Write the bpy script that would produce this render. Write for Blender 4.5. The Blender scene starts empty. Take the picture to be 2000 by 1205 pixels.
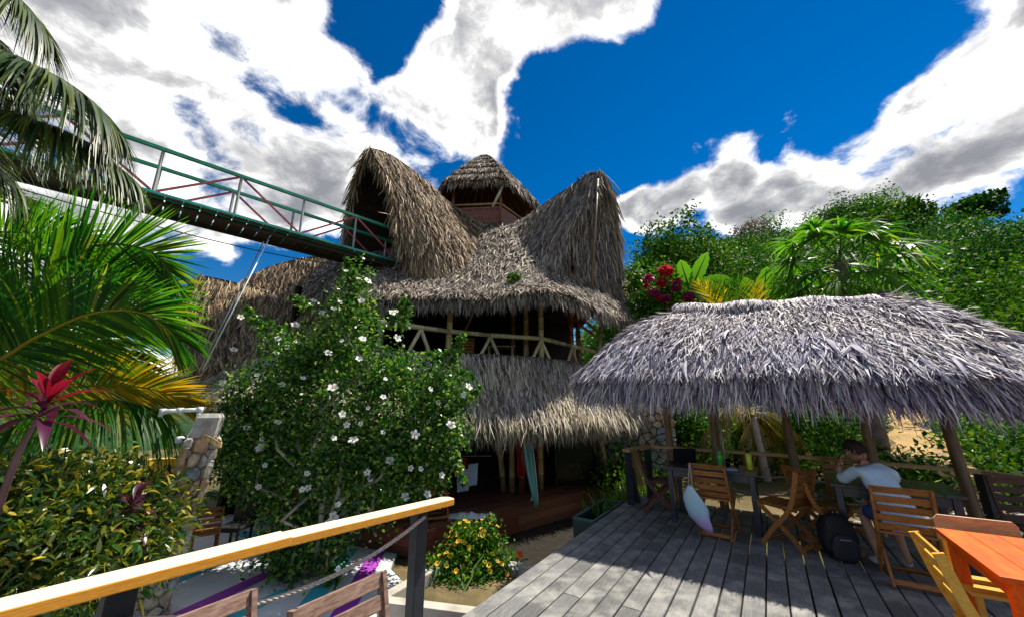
import bpy, bmesh, math, random
import numpy as np
from mathutils import Vector, Matrix

# ------------------------------------------------------------------ camera, sky, sun, exposure
scene = bpy.context.scene
col = scene.collection
random.seed(5)
rng = np.random.default_rng(11)
R = math.radians

cam_d = bpy.data.cameras.new('camera')
cam = bpy.data.objects.new('camera', cam_d); col.objects.link(cam)
cam.location = (0, 0, 1.65)
cam.rotation_euler = (R(90 + 14.06), 0, 0)
cam_d.sensor_width = 36; cam_d.lens = 13.086
cam_d.clip_start = 0.05; cam_d.clip_end = 3000
scene.camera = cam

SUN_AZ, SUN_EL = 52.0, 60.0        # degrees to the right of +Y, above the horizon
sd = Vector((math.sin(R(SUN_AZ)) * math.cos(R(SUN_EL)), math.cos(R(SUN_AZ)) * math.cos(R(SUN_EL)), math.sin(R(SUN_EL))))
sun_d = bpy.data.lights.new('sun', 'SUN'); sun_d.energy = 3.3; sun_d.angle = R(0.53); sun_d.color = (1.0, 0.93, 0.80)
sun = bpy.data.objects.new('sun', sun_d); col.objects.link(sun)
sun.rotation_euler = (-sd).to_track_quat('-Z', 'Y').to_euler()
sun.location = (0, 0, 40)

world = bpy.data.worlds.new('World'); scene.world = world; world.use_nodes = True
def build_world():
    nt = world.node_tree; nt.nodes.clear(); N = nt.nodes.new; L = nt.links.new
    out = N('ShaderNodeOutputWorld'); bg = N('ShaderNodeBackground'); bg.inputs[1].default_value = 0.15
    sky = N('ShaderNodeTexSky'); sky.sky_type = 'NISHITA'; sky.sun_disc = False
    sky.sun_elevation = R(SUN_EL); sky.sun_rotation = R(SUN_AZ); sky.air_density = 1.0; sky.dust_density = 0.0; sky.ozone_density = 4.0
    hs = N('ShaderNodeHueSaturation'); hs.inputs['Saturation'].default_value = 1.32; hs.inputs['Value'].default_value = 0.19
    gm = N('ShaderNodeGamma'); gm.inputs[1].default_value = 1.2; L(sky.outputs[0], gm.inputs[0]); L(gm.outputs[0], hs.inputs['Color'])
    tc = N('ShaderNodeTexCoord')
    def vm(op, a, b=None):
        n = N('ShaderNodeVectorMath'); n.operation = op
        for i, x in enumerate((a, b)):
            if x is None: continue
            if isinstance(x, tuple): n.inputs[i].default_value = x
            else: L(x, n.inputs[i])
        return n
    def mt(op, a, b=None, clamp=False):
        n = N('ShaderNodeMath'); n.operation = op; n.use_clamp = clamp
        for i, x in enumerate((a, b)):
            if x is None: continue
            if isinstance(x, (int, float)): n.inputs[i].default_value = x
            else: L(x, n.inputs[i])
        return n.outputs[0]
    def smooth(v, lo, hi, o0=0.0, o1=1.0):
        n = N('ShaderNodeMapRange'); n.interpolation_type = 'SMOOTHSTEP'
        L(v, n.inputs[0]); n.inputs[1].default_value = lo; n.inputs[2].default_value = hi; n.inputs[3].default_value = o0; n.inputs[4].default_value = o1
        return n.outputs[0]
    d = vm('NORMALIZE', tc.outputs['Generated']).outputs[0]
    sep = N('ShaderNodeSeparateXYZ'); L(d, sep.inputs[0])
    den = mt('ADD', mt('MAXIMUM', sep.outputs[2], 0.0), 0.30)
    comb = N('ShaderNodeCombineXYZ')
    L(mt('DIVIDE', sep.outputs[0], den), comb.inputs[0]); L(mt('DIVIDE', sep.outputs[1], den), comb.inputs[1])
    def noise(scale, detail, rough, off, dist=0.0):
        n = N('ShaderNodeTexNoise'); n.inputs['Scale'].default_value = scale; n.inputs['Detail'].default_value = detail
        n.inputs['Roughness'].default_value = rough; n.inputs['Distortion'].default_value = dist
        L(vm('ADD', comb.outputs[0], off).outputs[0], n.inputs['Vector']); return n.outputs[0]
    sun2 = (math.sin(R(SUN_AZ)), math.cos(R(SUN_AZ)))
    def field(off):
        # billowing cumulus: coarse and fine noise, warped
        a = noise(2.3, 3, 0.5, (3.1 + off[0], 7.7 + off[1], 0.0), 0.35)
        b = noise(6.0, 10, 0.64, (2.3 + off[0], 5.1 + off[1], 1.0), 0.3)
        return mt('ADD', mt('MULTIPLY', mt('SUBTRACT', a, 0.5), 1.15), mt('MULTIPLY', mt('SUBTRACT', b, 0.5), 0.85))
    n0 = noise(0.8, 3, 0.5, (1.0, 2.0, 8.0))
    f0 = field((0, 0)); f1 = field((sun2[0] * .07, sun2[1] * .07))
    # banks of cumulus (direction, angular radius in degrees, weight); the rest of the sky follows the same noise
    banks = [((-0.616,0.548,0.566),17,.24), ((-0.480,0.585,0.654),11,.16), ((-0.446,0.693,0.567),10,.22), ((-0.318,0.686,0.654),6,.34), ((-0.165,0.714,0.681),6.5,.5), ((-0.122,0.754,0.645),6,.4), ((-0.242,0.751,0.614),6,.3), ((-0.013,0.781,0.624),4,.1),
             ((-0.713,0.622,0.323),9,.22), ((-0.595,0.694,0.406),8,.18), ((-0.101,0.650,0.754),5,.22),
             ((0.011,0.622,0.783),7,.28), ((0.191,0.601,0.776),7,.28), ((0.332,0.565,0.756),7,.2), ((0.123,0.562,0.818),9,.25), ((0.453,0.493,0.743),6,.15),
             ((0.310,0.835,0.454),3.5,.34), ((0.366,0.794,0.485),4.5,.34), ((0.453,0.715,0.532),5,.24), ((0.519,0.634,0.573),4.5,.22), ((0.596,0.616,0.515),6,.1), ((0.518,0.735,0.437),5,.22), ((0.630,0.660,0.409),6,.22), ((0.696,0.581,0.422),7,.26),
             ((0.740,0.506,0.443),7,.28), ((0.752,0.449,0.482),8,.28), ((0.745,0.404,0.531),8,.26), ((-0.642,0.731,0.229),6,.15), ((-0.518,0.826,0.222),6,.12), ((-0.791,0.593,0.151),9,.15),
             ((0.287,0.693,0.661),13,-.34), ((0.117,0.698,0.707),6,-.3), ((0.099,0.763,0.639),8,-.24), ((0.595,0.536,0.599),12,-.34), ((0.456,0.593,0.663),8,-.25), ((0.674,0.447,0.588),6,-.25), ((0.777,0.527,0.345),8,-.25),
             ((0.514,0.667,0.539),3,-.16), ((-0.614,0.737,0.282),7,-.3), ((-0.681,0.686,0.257),5,-.2), ((-0.236,0.614,0.753),7,-.22), ((-0.262,0.685,0.680),3,-.16), ((-0.323,0.598,0.733),7,-.2), ((-0.442,0.848,0.292),5,-.22), ((0.190,0.808,0.558),6,-.25), ((0.280,0.770,0.573),4,-.2), ((0.132,0.874,0.468),6,-.3), ((0.273,0.876,0.397),4,-.2), ((-0.571,0.615,0.544),5,-.15), ((-0.555,0.679,0.481),4,-.12)]
    acc = None
    for dirv, rad, wgt in banks:
        dt = vm('DOT_PRODUCT', d, dirv).outputs['Value']
        m = smooth(dt, math.cos(R(rad * 1.25)), math.cos(R(rad * 0.15)), 0.0, wgt)
        acc = m if acc is None else mt('ADD', acc, m)
    acc = mt('MINIMUM', mt('MAXIMUM', acc, -0.55), 0.24)
    dens = mt('ADD', mt('ADD', f0, acc), mt('MULTIPLY', mt('SUBTRACT', n0, 0.5), 0.3))     # 0 = edge
    fac = mt('MULTIPLY', smooth(dens, -0.04, 0.20), smooth(sep.outputs[2], -0.02, 0.05))
    # lit towards the sun, grey where the cloud is deep
    lit = mt('MULTIPLY', mt('SUBTRACT', f0, f1), 1.7)
    depth = smooth(dens, 0.10, 0.52)
    shade = mt('ADD', mt('SUBTRACT', mt('MULTIPLY', depth, 1.28), lit), mt('MULTIPLY', mt('SUBTRACT', noise(3.2, 8, 0.6, (9.3, 1.2, 4.0), 0.4), 0.5), 1.5), True)
    cr = N('ShaderNodeValToRGB'); e = cr.color_ramp.elements
    e[0].position = 0.0; e[0].color = (4.6, 4.55, 4.45, 1); e[1].position = 1.0; e[1].color = (0.82, 0.84, 0.94, 1)
    for p_, c_ in ((0.2, (3.2, 3.15, 3.1)), (0.45, (1.85, 1.85, 1.87)), (0.7, (1.2, 1.22, 1.3))): cr.color_ramp.elements.new(p_).color = (*c_, 1)
    L(shade, cr.inputs[0])
    mx = N('ShaderNodeMix'); mx.data_type = 'RGBA'
    L(fac, mx.inputs[0]); L(hs.outputs[0], mx.inputs[6]); L(cr.outputs[0], mx.inputs[7])
    L(mx.outputs[2], bg.inputs[0]); L(bg.outputs[0], out.inputs[0])
build_world()

vs = scene.view_settings
vs.view_transform = 'Standard'; vs.look = 'None'; vs.exposure = 1.38; vs.gamma = 1.0
cy = scene.cycles
cy.use_denoising = True; cy.max_bounces = 7; cy.diffuse_bounces = 3; cy.glossy_bounces = 3; cy.transmission_bounces = 4; cy.transparent_max_bounces = 6
cy.caustics_reflective = False; cy.caustics_refractive = False; cy.sample_clamp_indirect = 6

# ------------------------------------------------------------------ materials
MATS = {}
class NT:
    def __init__(s, name):
        s.m = bpy.data.materials.new(name); s.m.use_nodes = True; s.t = s.m.node_tree; s.t.nodes.clear()
        s.out = s.n('ShaderNodeOutputMaterial'); MATS[name] = s.m
    def n(s, k): return s.t.nodes.new(k)
    def l(s, a, b): s.t.links.new(a, b)
    def ramp(s, fac, cols, interp='LINEAR'):
        r = s.n('ShaderNodeValToRGB'); r.color_ramp.interpolation = interp; el = r.color_ramp.elements
        for i, (p, c) in enumerate(cols):
            e = el[i] if i < 2 else el.new(p)
            e.position = p; e.color = (*c, 1)
        s.l(fac, r.inputs[0]); return r.outputs[0]
    def coords(s, scale=(1, 1, 1), rotz=0.0, kind='Object'):
        tc = s.n('ShaderNodeTexCoord')
        mp = s.n('ShaderNodeMapping'); mp.inputs['Scale'].default_value = scale
        if rotz:
            mr = s.n('ShaderNodeMapping'); mr.inputs['Rotation'].default_value = (0, 0, rotz)
            s.l(tc.outputs[kind], mr.inputs[0]); s.l(mr.outputs[0], mp.inputs[0])
        else: s.l(tc.outputs[kind], mp.inputs[0])
        return mp.outputs[0]
    def noise(s, vec, scale, detail=4, rough=0.55, dist=0.0):
        n = s.n('ShaderNodeTexNoise'); n.inputs['Scale'].default_value = scale; n.inputs['Detail'].default_value = detail
        n.inputs['Roughness'].default_value = rough; n.inputs['Distortion'].default_value = dist
        if vec is not None: s.l(vec, n.inputs['Vector'])
        return n.outputs[0]
    def mix(s, fac, a, b, mode='MIX'):
        m = s.n('ShaderNodeMix'); m.data_type = 'RGBA'; m.blend_type = mode
        for i, x in ((0, fac), (6, a), (7, b)):
            if isinstance(x, (int, float)): m.inputs[i].default_value = x
            elif isinstance(x, tuple): m.inputs[i].default_value = (*x, 1)
            else: s.l(x, m.inputs[i])
        return m.outputs[2]
    def bump(s, h, strength=0.3, dist=0.01):
        b = s.n('ShaderNodeBump'); b.inputs['Strength'].default_value = strength; b.inputs['Distance'].default_value = dist
        s.l(h, b.inputs['Height']); return b.outputs[0]
    def pbsdf(s, colr, rough=0.7, normal=None, spec=0.3, metallic=0.0, coat=0.0):
        p = s.n('ShaderNodeBsdfPrincipled')
        if isinstance(colr, tuple): p.inputs['Base Color'].default_value = (*colr, 1)
        else: s.l(colr, p.inputs['Base Color'])
        if isinstance(rough, (int, float)): p.inputs['Roughness'].default_value = rough
        else: s.l(rough, p.inputs['Roughness'])
        p.inputs['Specular IOR Level'].default_value = spec; p.inputs['Metallic'].default_value = metallic; p.inputs['Coat Weight'].default_value = coat
        if normal is not None: s.l(normal, p.inputs['Normal'])
        return p.outputs[0]
    def done(s, sh): s.l(sh, s.out.inputs[0]); return s.m

def m_plain(name, c, rough=0.6, spec=0.3, var=0.25, scale=6.0, metallic=0.0, coat=0.0, bump=0.15):
    t = NT(name); v = t.coords()
    n = t.noise(v, scale, 5)
    dark = tuple(x * (1 - var) for x in c); lite = tuple(min(1, x * (1 + var * .6)) for x in c)
    cc = t.ramp(n, [(0.3, dark), (0.7, lite)])
    return t.done(t.pbsdf(cc, rough, t.bump(t.noise(v, scale * 6, 3), bump, 0.004), spec, metallic, coat))

def m_wood(name, c1, c2, along=(1, 1, 1), rotz=0.0, rough=0.6, spec=0.3, var=0.35, grain=1.0, coat=0.0, blotch=0.0, blotch_c=(0.5, 0.5, 0.5), bump=0.35):
    """grain runs along the axis whose entry in `along` is small"""
    t = NT(name)
    v = t.coords(along, rotz)
    g = t.noise(v, 9 * grain, 7, 0.62, 0.8)
    cc = t.ramp(g, [(0.30, c1), (0.68, c2)])
    oi = t.n('ShaderNodeObjectInfo')
    k = t.ramp(oi.outputs['Random'], [(0.0, (1 - var,) * 3), (1.0, (1 + var * .35,) * 3)])
    cc = t.mix(1.0, cc, k, 'MULTIPLY')
    if blotch:
        b = t.noise(t.coords((1, 1, 1)), 3.2, 6, 0.65)
        cc = t.mix(t.ramp(b, [(0.45, (0, 0, 0)), (0.72, (blotch,) * 3)]), cc, blotch_c)
    return t.done(t.pbsdf(cc, rough, t.bump(t.noise(v, 26 * grain, 4), bump, 0.004), spec, 0, coat))

def m_leaf(name, cols, transl=0.35, rough=0.45, spec=0.35, tint=(1.1, 1.25, 0.5), interp='LINEAR'):
    t = NT(name); g = t.n('ShaderNodeNewGeometry')
    cc = t.ramp(g.outputs['Random Per Island'], cols, interp)
    p = t.pbsdf(cc, rough, None, spec)
    tr = t.n('ShaderNodeBsdfTranslucent'); t.l(t.mix(1.0, cc, tint, 'MULTIPLY'), tr.inputs[0])
    m = t.n('ShaderNodeMixShader'); m.inputs[0].default_value = transl
    t.l(p, m.inputs[1]); t.l(tr.outputs[0], m.inputs[2])
    return t.done(m.outputs[0])

def m_thatch(name, cols, rough=0.75, transl=0.15, patch=None):
    t = NT(name); g = t.n('ShaderNodeNewGeometry')
    cc = t.ramp(g.outputs['Random Per Island'], cols)
    if patch:
        n = t.noise(t.coords(), 0.9, 4, 0.6)
        cc = t.mix(t.ramp(n, [(0.42, (0, 0, 0)), (0.68, (1, 1, 1))]), cc, t.mix(1.0, cc, patch, 'MULTIPLY'))
    p = t.pbsdf(cc, rough, None, 0.25)
    tr = t.n('ShaderNodeBsdfTranslucent'); t.l(cc, tr.inputs[0])
    m = t.n('ShaderNodeMixShader'); m.inputs[0].default_value = transl
    t.l(p, m.inputs[1]); t.l(tr.outputs[0], m.inputs[2])
    return t.done(m.outputs[0])

def m_bamboo(name, c1, c2, seg=0.32):
    t = NT(name)
    n = t.noise(t.coords((6, 6, 1.2)), 3, 4)
    cc = t.ramp(n, [(0.3, c1), (0.7, c2)])
    oi = t.n('ShaderNodeObjectInfo')
    cc = t.mix(1.0, cc, t.ramp(oi.outputs['Random'], [(0, (.7, .7, .7)), (1, (1.15, 1.1, 1.05))]), 'MULTIPLY')
    return t.done(t.pbsdf(cc, 0.45, t.bump(t.noise(t.coords((20, 20, 2)), 4, 3), .2, .004), 0.4))

def make_materials():
    DA = R(33.7)
    # weathered grey deck boards: grain along the deck direction (local x after the turn)
    m_wood('deck_wood', (0.070, 0.073, 0.078), (0.205, 0.203, 0.200), (14, .8, 6), DA, 0.62, 0.3, 0.34, 1.0, 0, 0.8, (0.36, 0.355, 0.325))
    m_wood('deck_edge_wood', (0.16, 0.09, 0.07), (0.30, 0.20, 0.16), (14, .8, 6), DA, 0.6, 0.3, 0.3)
    # varnished rail: orange sides, sun glare painted pale into the up-facing faces
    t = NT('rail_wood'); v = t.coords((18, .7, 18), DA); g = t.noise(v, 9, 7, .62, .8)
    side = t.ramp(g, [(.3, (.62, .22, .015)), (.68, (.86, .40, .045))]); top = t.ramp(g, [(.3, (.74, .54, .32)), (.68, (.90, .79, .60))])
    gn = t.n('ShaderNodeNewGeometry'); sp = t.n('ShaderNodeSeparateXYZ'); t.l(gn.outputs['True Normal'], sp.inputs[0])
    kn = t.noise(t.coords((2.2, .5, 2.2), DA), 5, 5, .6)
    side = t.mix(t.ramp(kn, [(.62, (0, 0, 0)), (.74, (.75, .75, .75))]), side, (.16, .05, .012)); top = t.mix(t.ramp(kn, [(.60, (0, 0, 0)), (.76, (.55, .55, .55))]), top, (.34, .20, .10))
    top_glare = t.ramp(sp.outputs[2], [(.6, (0, 0, 0)), (.95, (1, 1, 1))])
    t.done(t.pbsdf(t.mix(top_glare, side, top), .45, t.bump(t.noise(v, 26, 4), .35, .004), .4, 0, .1))
    m_wood('red_wood', (0.075, 0.018, 0.010), (0.17, 0.048, 0.024), (4, 1, 8), 0, 0.5, 0.35, 0.4)
    m_wood('platform_wood', (0.10, 0.035, 0.02), (0.21, 0.085, 0.05), (1.2, 6, 6), R(-49), 0.45, 0.4, 0.4)
    m_wood('chair_wood', (0.20, 0.065, 0.014), (0.44, 0.18, 0.042), (1, 5, 5), 0, 0.5, 0.35, 0.3)
    m_wood('chair_dark', (0.07, 0.02, 0.015), (0.14, 0.05, 0.035), (1, 5, 5), 0, 0.5, 0.35, 0.3)
    m_wood('chair_tan', (0.34, 0.19, 0.08), (0.58, 0.37, 0.18), (1, 5, 5), 0, 0.5, 0.35, 0.2)
    m_wood('chair_yellow', (0.60, 0.26, 0.015), (0.78, 0.42, 0.05), (1, 5, 5), 0, 0.4, 0.45, 0.15, 1, .2)
    m_wood('chair_bleached', (0.12, 0.06, 0.04), (0.34, 0.22, 0.17), (1.2, 6, 6), 0, 0.6, 0.3, 0.25, 1.2)
    m_wood('table_orange', (0.56, 0.060, 0.001), (0.76, 0.13, 0.003), (5, .8, 3), 0, 0.5, 0.2, 0.12, .6, 0, .6, (.42, .03, .002))
    m_plain('table_blue', (0.018, 0.026, 0.045), 0.35, 0.5, .2, 8, 0, .25)
    m_plain('post_dark', (0.022, 0.026, 0.034), 0.55, .3, .3)
    m_plain('black', (0.012, 0.012, 0.014), 0.6, .3, .3)
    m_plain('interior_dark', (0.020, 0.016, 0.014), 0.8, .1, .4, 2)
    m_plain('rope', (0.42, 0.38, 0.34), 0.85, .1, .3, 60)
    m_plain('pole_white', (0.72, 0.80, 0.76), 0.4, .4, .1)
    m_plain('steel_grey', (0.35, 0.37, 0.38), 0.4, .5, .1, 6, .4)
    m_plain('bridge_green', (0.008, 0.26, 0.15), 0.42, .4, .3, 4)
    m_plain('bridge_teal', (0.012, 0.40, 0.29), 0.42, .4, .35, 4)
    m_plain('bridge_grey', (0.30, 0.32, 0.30), 0.5, .4, .25, 5)
    m_plain('bridge_red', (0.40, 0.07, 0.09), 0.5, .4, .35, 4)
    m_wood('bridge_plank', (0.035, 0.028, 0.025), (0.09, 0.07, 0.055), (4, 4, 4), 0, .7, .2, .4)
    m_bamboo('bamboo', (0.34, 0.22, 0.09), (0.58, 0.43, 0.20))
    m_bamboo('bamboo_pale', (0.44, 0.36, 0.20), (0.66, 0.58, 0.36))
    m_bamboo('timber', (0.13, 0.08, 0.045), (0.26, 0.17, 0.10))
    m_bamboo('timber_red', (0.16, 0.05, 0.03), (0.30, 0.11, 0.06))
    m_plain('node_ring', (0.20, 0.13, 0.06), .6)
    m_thatch('thatch_silver', [(0, (.02, .014, .028)), (.22, (.17, .13, .19)), (.5, (.42, .37, .41)), (.78, (.64, .59, .58)), (1, (.84, .80, .74))], .62, .12, (.70, .74, .92))
    m_thatch('thatch_brown', [(0, (.035, .022, .014)), (.3, (.18, .120, .070)), (.6, (.33, .235, .14)), (.85, (.46, .35, .21)), (1, (.64, .52, .34))], .68, .15, (.84, .78, .80))
    m_thatch('thatch_grey', [(0, (.035, .028, .026)), (.35, (.19, .150, .115)), (.65, (.32, .265, .21)), (.9, (.46, .39, .30)), (1, (.66, .58, .45))], .68, .14, (.72, .74, .86))
    m_thatch('thatch_pale', [(0, (.06, .05, .035)), (.3, (.30, .25, .165)), (.6, (.46, .40, .29)), (.85, (.60, .54, .42)), (1, (.74, .70, .60))], .65, .18, (.80, .78, .95))
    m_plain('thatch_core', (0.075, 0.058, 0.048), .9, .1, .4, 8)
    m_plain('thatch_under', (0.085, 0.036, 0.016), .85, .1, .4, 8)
    m_leaf('hibiscus_leaf', [(0, (.006, .038, .010)), (.3, (.018, .095, .018)), (.6, (.06, .19, .018)), (.85, (.17, .31, .03)), (1, (.36, .44, .09))], .38, .32, .45)
    m_leaf('palm_green', [(0, (.006, .058, .012)), (.45, (.022, .125, .012)), (.9, (.11, .22, .012)), (1, (.26, .24, .03))], .58, .4, .3, (1.3, 1.5, .35))
    m_leaf('palm_olive', [(0, (.012, .040, .010)), (.6, (.04, .085, .014)), (1, (.13, .16, .02))], .35, .4, .4, (1.3, 1.25, .4))
    m_leaf('palm_yellow', [(0, (.10, .16, .012)), (.5, (.30, .27, .012)), (1, (.62, .38, .02))], .45, .4, .4, (1.25, 1.1, .35))
    m_leaf('palm_dry', [(0, (.16, .10, .045)), (.5, (.36, .26, .12)), (1, (.55, .43, .22))], .3, .6, .2, (1.2, 1.0, .5))
    m_leaf('croton_leaf', [(0, (.008, .036, .008)), (.4, (.026, .085, .010)), (.7, (.09, .13, .010)), (.9, (.26, .23, .012)), (1, (.55, .40, .05))], .32, .3, .55)
    m_leaf('cordyline_red', [(0, (.09, .003, .022)), (.5, (.18, .005, .028)), (1, (.27, .02, .04))], .45, .3, .5, (1.5, .8, .7))
    m_leaf('cordyline_purple', [(0, (.018, .006, .022)), (.6, (.07, .014, .045)), (1, (.16, .03, .07))], .3, .3, .5, (1.4, .6, .8))
    m_leaf('forest_leaf', [(0, (.008, .042, .008)), (.5, (.032, .108, .008)), (.85, (.085, .18, .008)), (1, (.17, .25, .012))], .28, .6, .08)
    m_leaf('forest_leaf_dark', [(0, (.004, .030, .012)), (.6, (.016, .078, .012)), (1, (.05, .135, .010))], .28, .6, .08)
    m_leaf('bright_leaf', [(0, (.008, .055, .008)), (.5, (.035, .14, .010)), (1, (.16, .27, .012))], .35, .5, .15)
    m_leaf('bare_twig', [(0, (.20, .14, .14)), (1, (.38, .30, .30))], .1, .7, .1, (1, 1, 1))
    m_leaf('banana_leaf', [(0, (.045, .16, .015)), (1, (.13, .30, .025))], .45, .5, .12, (1.3, 1.4, .5))
    m_leaf('red_bract', [(0, (.28, .008, .015)), (.6, (.50, .012, .03)), (1, (.62, .05, .06))], .35, .5, .2, (1.3, .8, .8))
    m_leaf('magenta_bract', [(0, (.12, .004, .05)), (1, (.34, .012, .12))], .35, .5, .2, (1.3, .8, .8))
    m_leaf('yellow_flower', [(0, (.55, .24, .004)), (.5, (.72, .42, .012)), (1, (.80, .58, .10))], .3, .5, .2, (1.2, 1.1, .6))
    m_leaf('grass_leaf', [(0, (.02, .07, .01)), (1, (.16, .26, .03))], .3, .5, .3)
    m_leaf('white_petal', [(0, (.78, .78, .74)), (1, (.86, .86, .84))], .35, .5, .2, (1, 1, 1))
    m_leaf('red_petal', [(0, (.70, .05, .01)), (1, (.82, .12, .02))], .3, .5, .2, (1.2, .8, .6))
    m_plain('flower_eye', (0.55, 0.32, 0.05), .6)
    m_plain('bark', (0.16, 0.125, 0.095), .85, .1, .45, 5, 0, 0, .6)
    m_plain('bark_pale', (0.34, 0.30, 0.25), .85, .1, .35, 5, 0, 0, .5)
    m_plain('stem_green', (0.06, 0.11, 0.025), .6)
    m_plain('stem_purple', (0.12, 0.06, 0.07), .7)
    for i, c in enumerate([(.36, .30, .22), (.34, .33, .30), (.48, .38, .25), (.26, .29, .31), (.44, .28, .17), (.38, .36, .28)]):
        m_plain('stone%d' % i, c, .8, .25, .4, 9, 0, 0, .7)
    m_plain('mortar', (0.17, 0.15, 0.125), .9, .1, .3, 20)
    m_plain('concrete', (0.42, 0.395, 0.34), .85, .2, .35, 3.5, 0, 0, .5)
    m_plain('gap_shade', (0.022, 0.018, 0.014), .9, .15, .5, 9, 0, 0, .8)  # near-black, shade of the gap put into the colour
    m_plain('concrete_dark', (0.16, 0.15, 0.13), .85, .2, .35, 3.5, 0, 0, .5)
    m_plain('paint_white', (0.60, 0.62, 0.65), .6, .3, .15, 2.5)
    m_plain('paint_teal', (0.05, 0.42, 0.52), .6, .3, .25, 2.5)
    m_plain('paint_purple', (0.33, 0.05, 0.42), .6, .3, .25, 2.5)
    m_plain('wall_orange', (0.72, 0.36, 0.06), .7, .2, .15, 2)
    m_plain('teal_tank', (0.010, 0.045, 0.045), .4, .5, .3, 3, 0, .2)
    m_plain('tank_rim', (0.05, 0.12, 0.115), .5, .4, .2)
    m_plain('surf_teal', (0.055, 0.22, 0.20), .35, .5, .15, 1.5, 0, .3)
    m_plain('surf_edge', (0.45, 0.58, 0.54), .4, .4, .1)
    m_plain('shirt', (0.56, 0.68, 0.80), .85, .1, .08, 7, 0, 0, .3)
    m_plain('skin', (0.40, 0.20, 0.13), .55, .35, .12, 20)
    m_plain('hair', (0.030, 0.016, 0.014), .6, .3, .4, 60)
    m_plain('shorts', (0.035, 0.06, 0.16), .8, .1, .2)
    m_plain('shoe', (0.50, 0.50, 0.47), .6)
    m_plain('green_bottle', (0.03, 0.52, 0.05), .3, .5, .1, 4, 0, .3)
    m_plain('yellow_bottle', (0.62, 0.66, 0.03), .3, .5, .1, 4, 0, .3)
    m_plain('paper_blue', (0.05, 0.22, 0.62), .6, .2, .1)
    m_plain('paper_white', (0.70, 0.76, 0.84), .7, .1, .08)
    m_plain('red_cloth', (0.36, 0.02, 0.02), .8, .1, .3)
    m_plain('teal_cloth', (0.03, 0.28, 0.34), .8, .1, .3)
    m_plain('white_cloth', (0.62, 0.66, 0.72), .8, .1, .15)
    m_plain('tarp_grey', (0.16, 0.165, 0.18), .7, .25, .45, 2.0, 0, 0, .8)
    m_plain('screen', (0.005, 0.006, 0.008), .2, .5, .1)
    # printed tote bag: pale cloth with a violet fade
    t = NT('tote'); v = t.coords(); s = t.n('ShaderNodeSeparateXYZ'); t.l(v, s.inputs[0])
    n = t.noise(v, 7, 3)
    ad = t.n('ShaderNodeMath'); ad.operation = 'MULTIPLY_ADD'; t.l(n, ad.inputs[0]); ad.inputs[1].default_value = .25; t.l(s.outputs[2], ad.inputs[2])
    t.done(t.pbsdf(t.ramp(ad.outputs[0], [(0.18, (.50, .26, .62)), (0.30, (.55, .40, .70)), (0.42, (.42, .62, .72)), (.7, (.50, .64, .70))]), .8, None, .1))
    # earth with a worn sandy path
    t = NT('earth'); v = t.coords(); n = t.noise(v, .6, 8, .6); n2 = t.noise(v, 6, 6, .65)
    c = t.ramp(n, [(.35, (.045, .065, .018)), (.5, (.12, .095, .045)), (.7, (.26, .19, .10))])
    c = t.mix(t.ramp(n2, [(.35, (0, 0, 0)), (.75, (.6, .6, .6))]), c, (.07, .055, .03))
    t.done(t.pbsdf(c, .95, t.bump(n2, .8, .05), .1))
    t = NT('sand'); v = t.coords(); n = t.noise(v, 1.6, 8, .65)
    t.done(t.pbsdf(t.ramp(n, [(.3, (.20, .13, .06)), (.6, (.42, .29, .13)), (.8, (.50, .38, .20))]), .95, t.bump(t.noise(v, 9, 6), .9, .05), .1))
    t = NT('hill_green'); v = t.coords(); n = t.noise(v, .12, 10, .7)
    t.done(t.pbsdf(t.ramp(n, [(.35, (.008, .028, .010)), (.6, (.024, .060, .016)), (.75, (.05, .09, .02))]), .95, t.bump(t.noise(v, .5, 8), 1.0, 1.5), .1))
    t = NT('thin_glass'); g = t.n('ShaderNodeBsdfGlass'); g.inputs['Roughness'].default_value = .05; g.inputs['Color'].default_value = (.85, .93, .92, 1); t.done(g.outputs[0])
make_materials()

# ------------------------------------------------------------------ mesh helpers
def base_of(o):
    v = Vector((0, 0, 0))
    while o is not None: v += o.location; o = o.parent
    return v

def link(name, me, mat, parent=None, loc=None, smooth=False):
    o = bpy.data.objects.new(name, me); col.objects.link(o)
    if mat is not None and not me.materials: me.materials.append(MATS[mat] if isinstance(mat, str) else mat)
    if parent is not None: o.parent = parent
    if loc is not None: o.location = loc
    if smooth: me.polygons.foreach_set('use_smooth', [True] * len(me.polygons))
    return o

def mesh_np(name, V, Q, mat, parent=None, world=True, smooth=False):
    """V (n,3), Q (m,k) faces all of k corners"""
    V = np.asarray(V, dtype=np.float32).reshape(-1, 3); Q = np.asarray(Q, dtype=np.int32)
    if world and parent is not None:
        b = base_of(parent); V = V - np.array(b, dtype=np.float32)
    me = bpy.data.meshes.new(name); k = Q.shape[1]
    me.vertices.add(len(V)); me.vertices.foreach_set('co', V.ravel())
    me.loops.add(Q.size); me.loops.foreach_set('vertex_index', Q.ravel())
    me.polygons.add(len(Q)); me.polygons.foreach_set('loop_start', np.arange(len(Q), dtype=np.int32) * k)
    me.update(calc_edges=True)
    if smooth: me.polygons.foreach_set('use_smooth', np.ones(len(Q), dtype=bool))
    return link(name, me, mat, parent)

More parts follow.
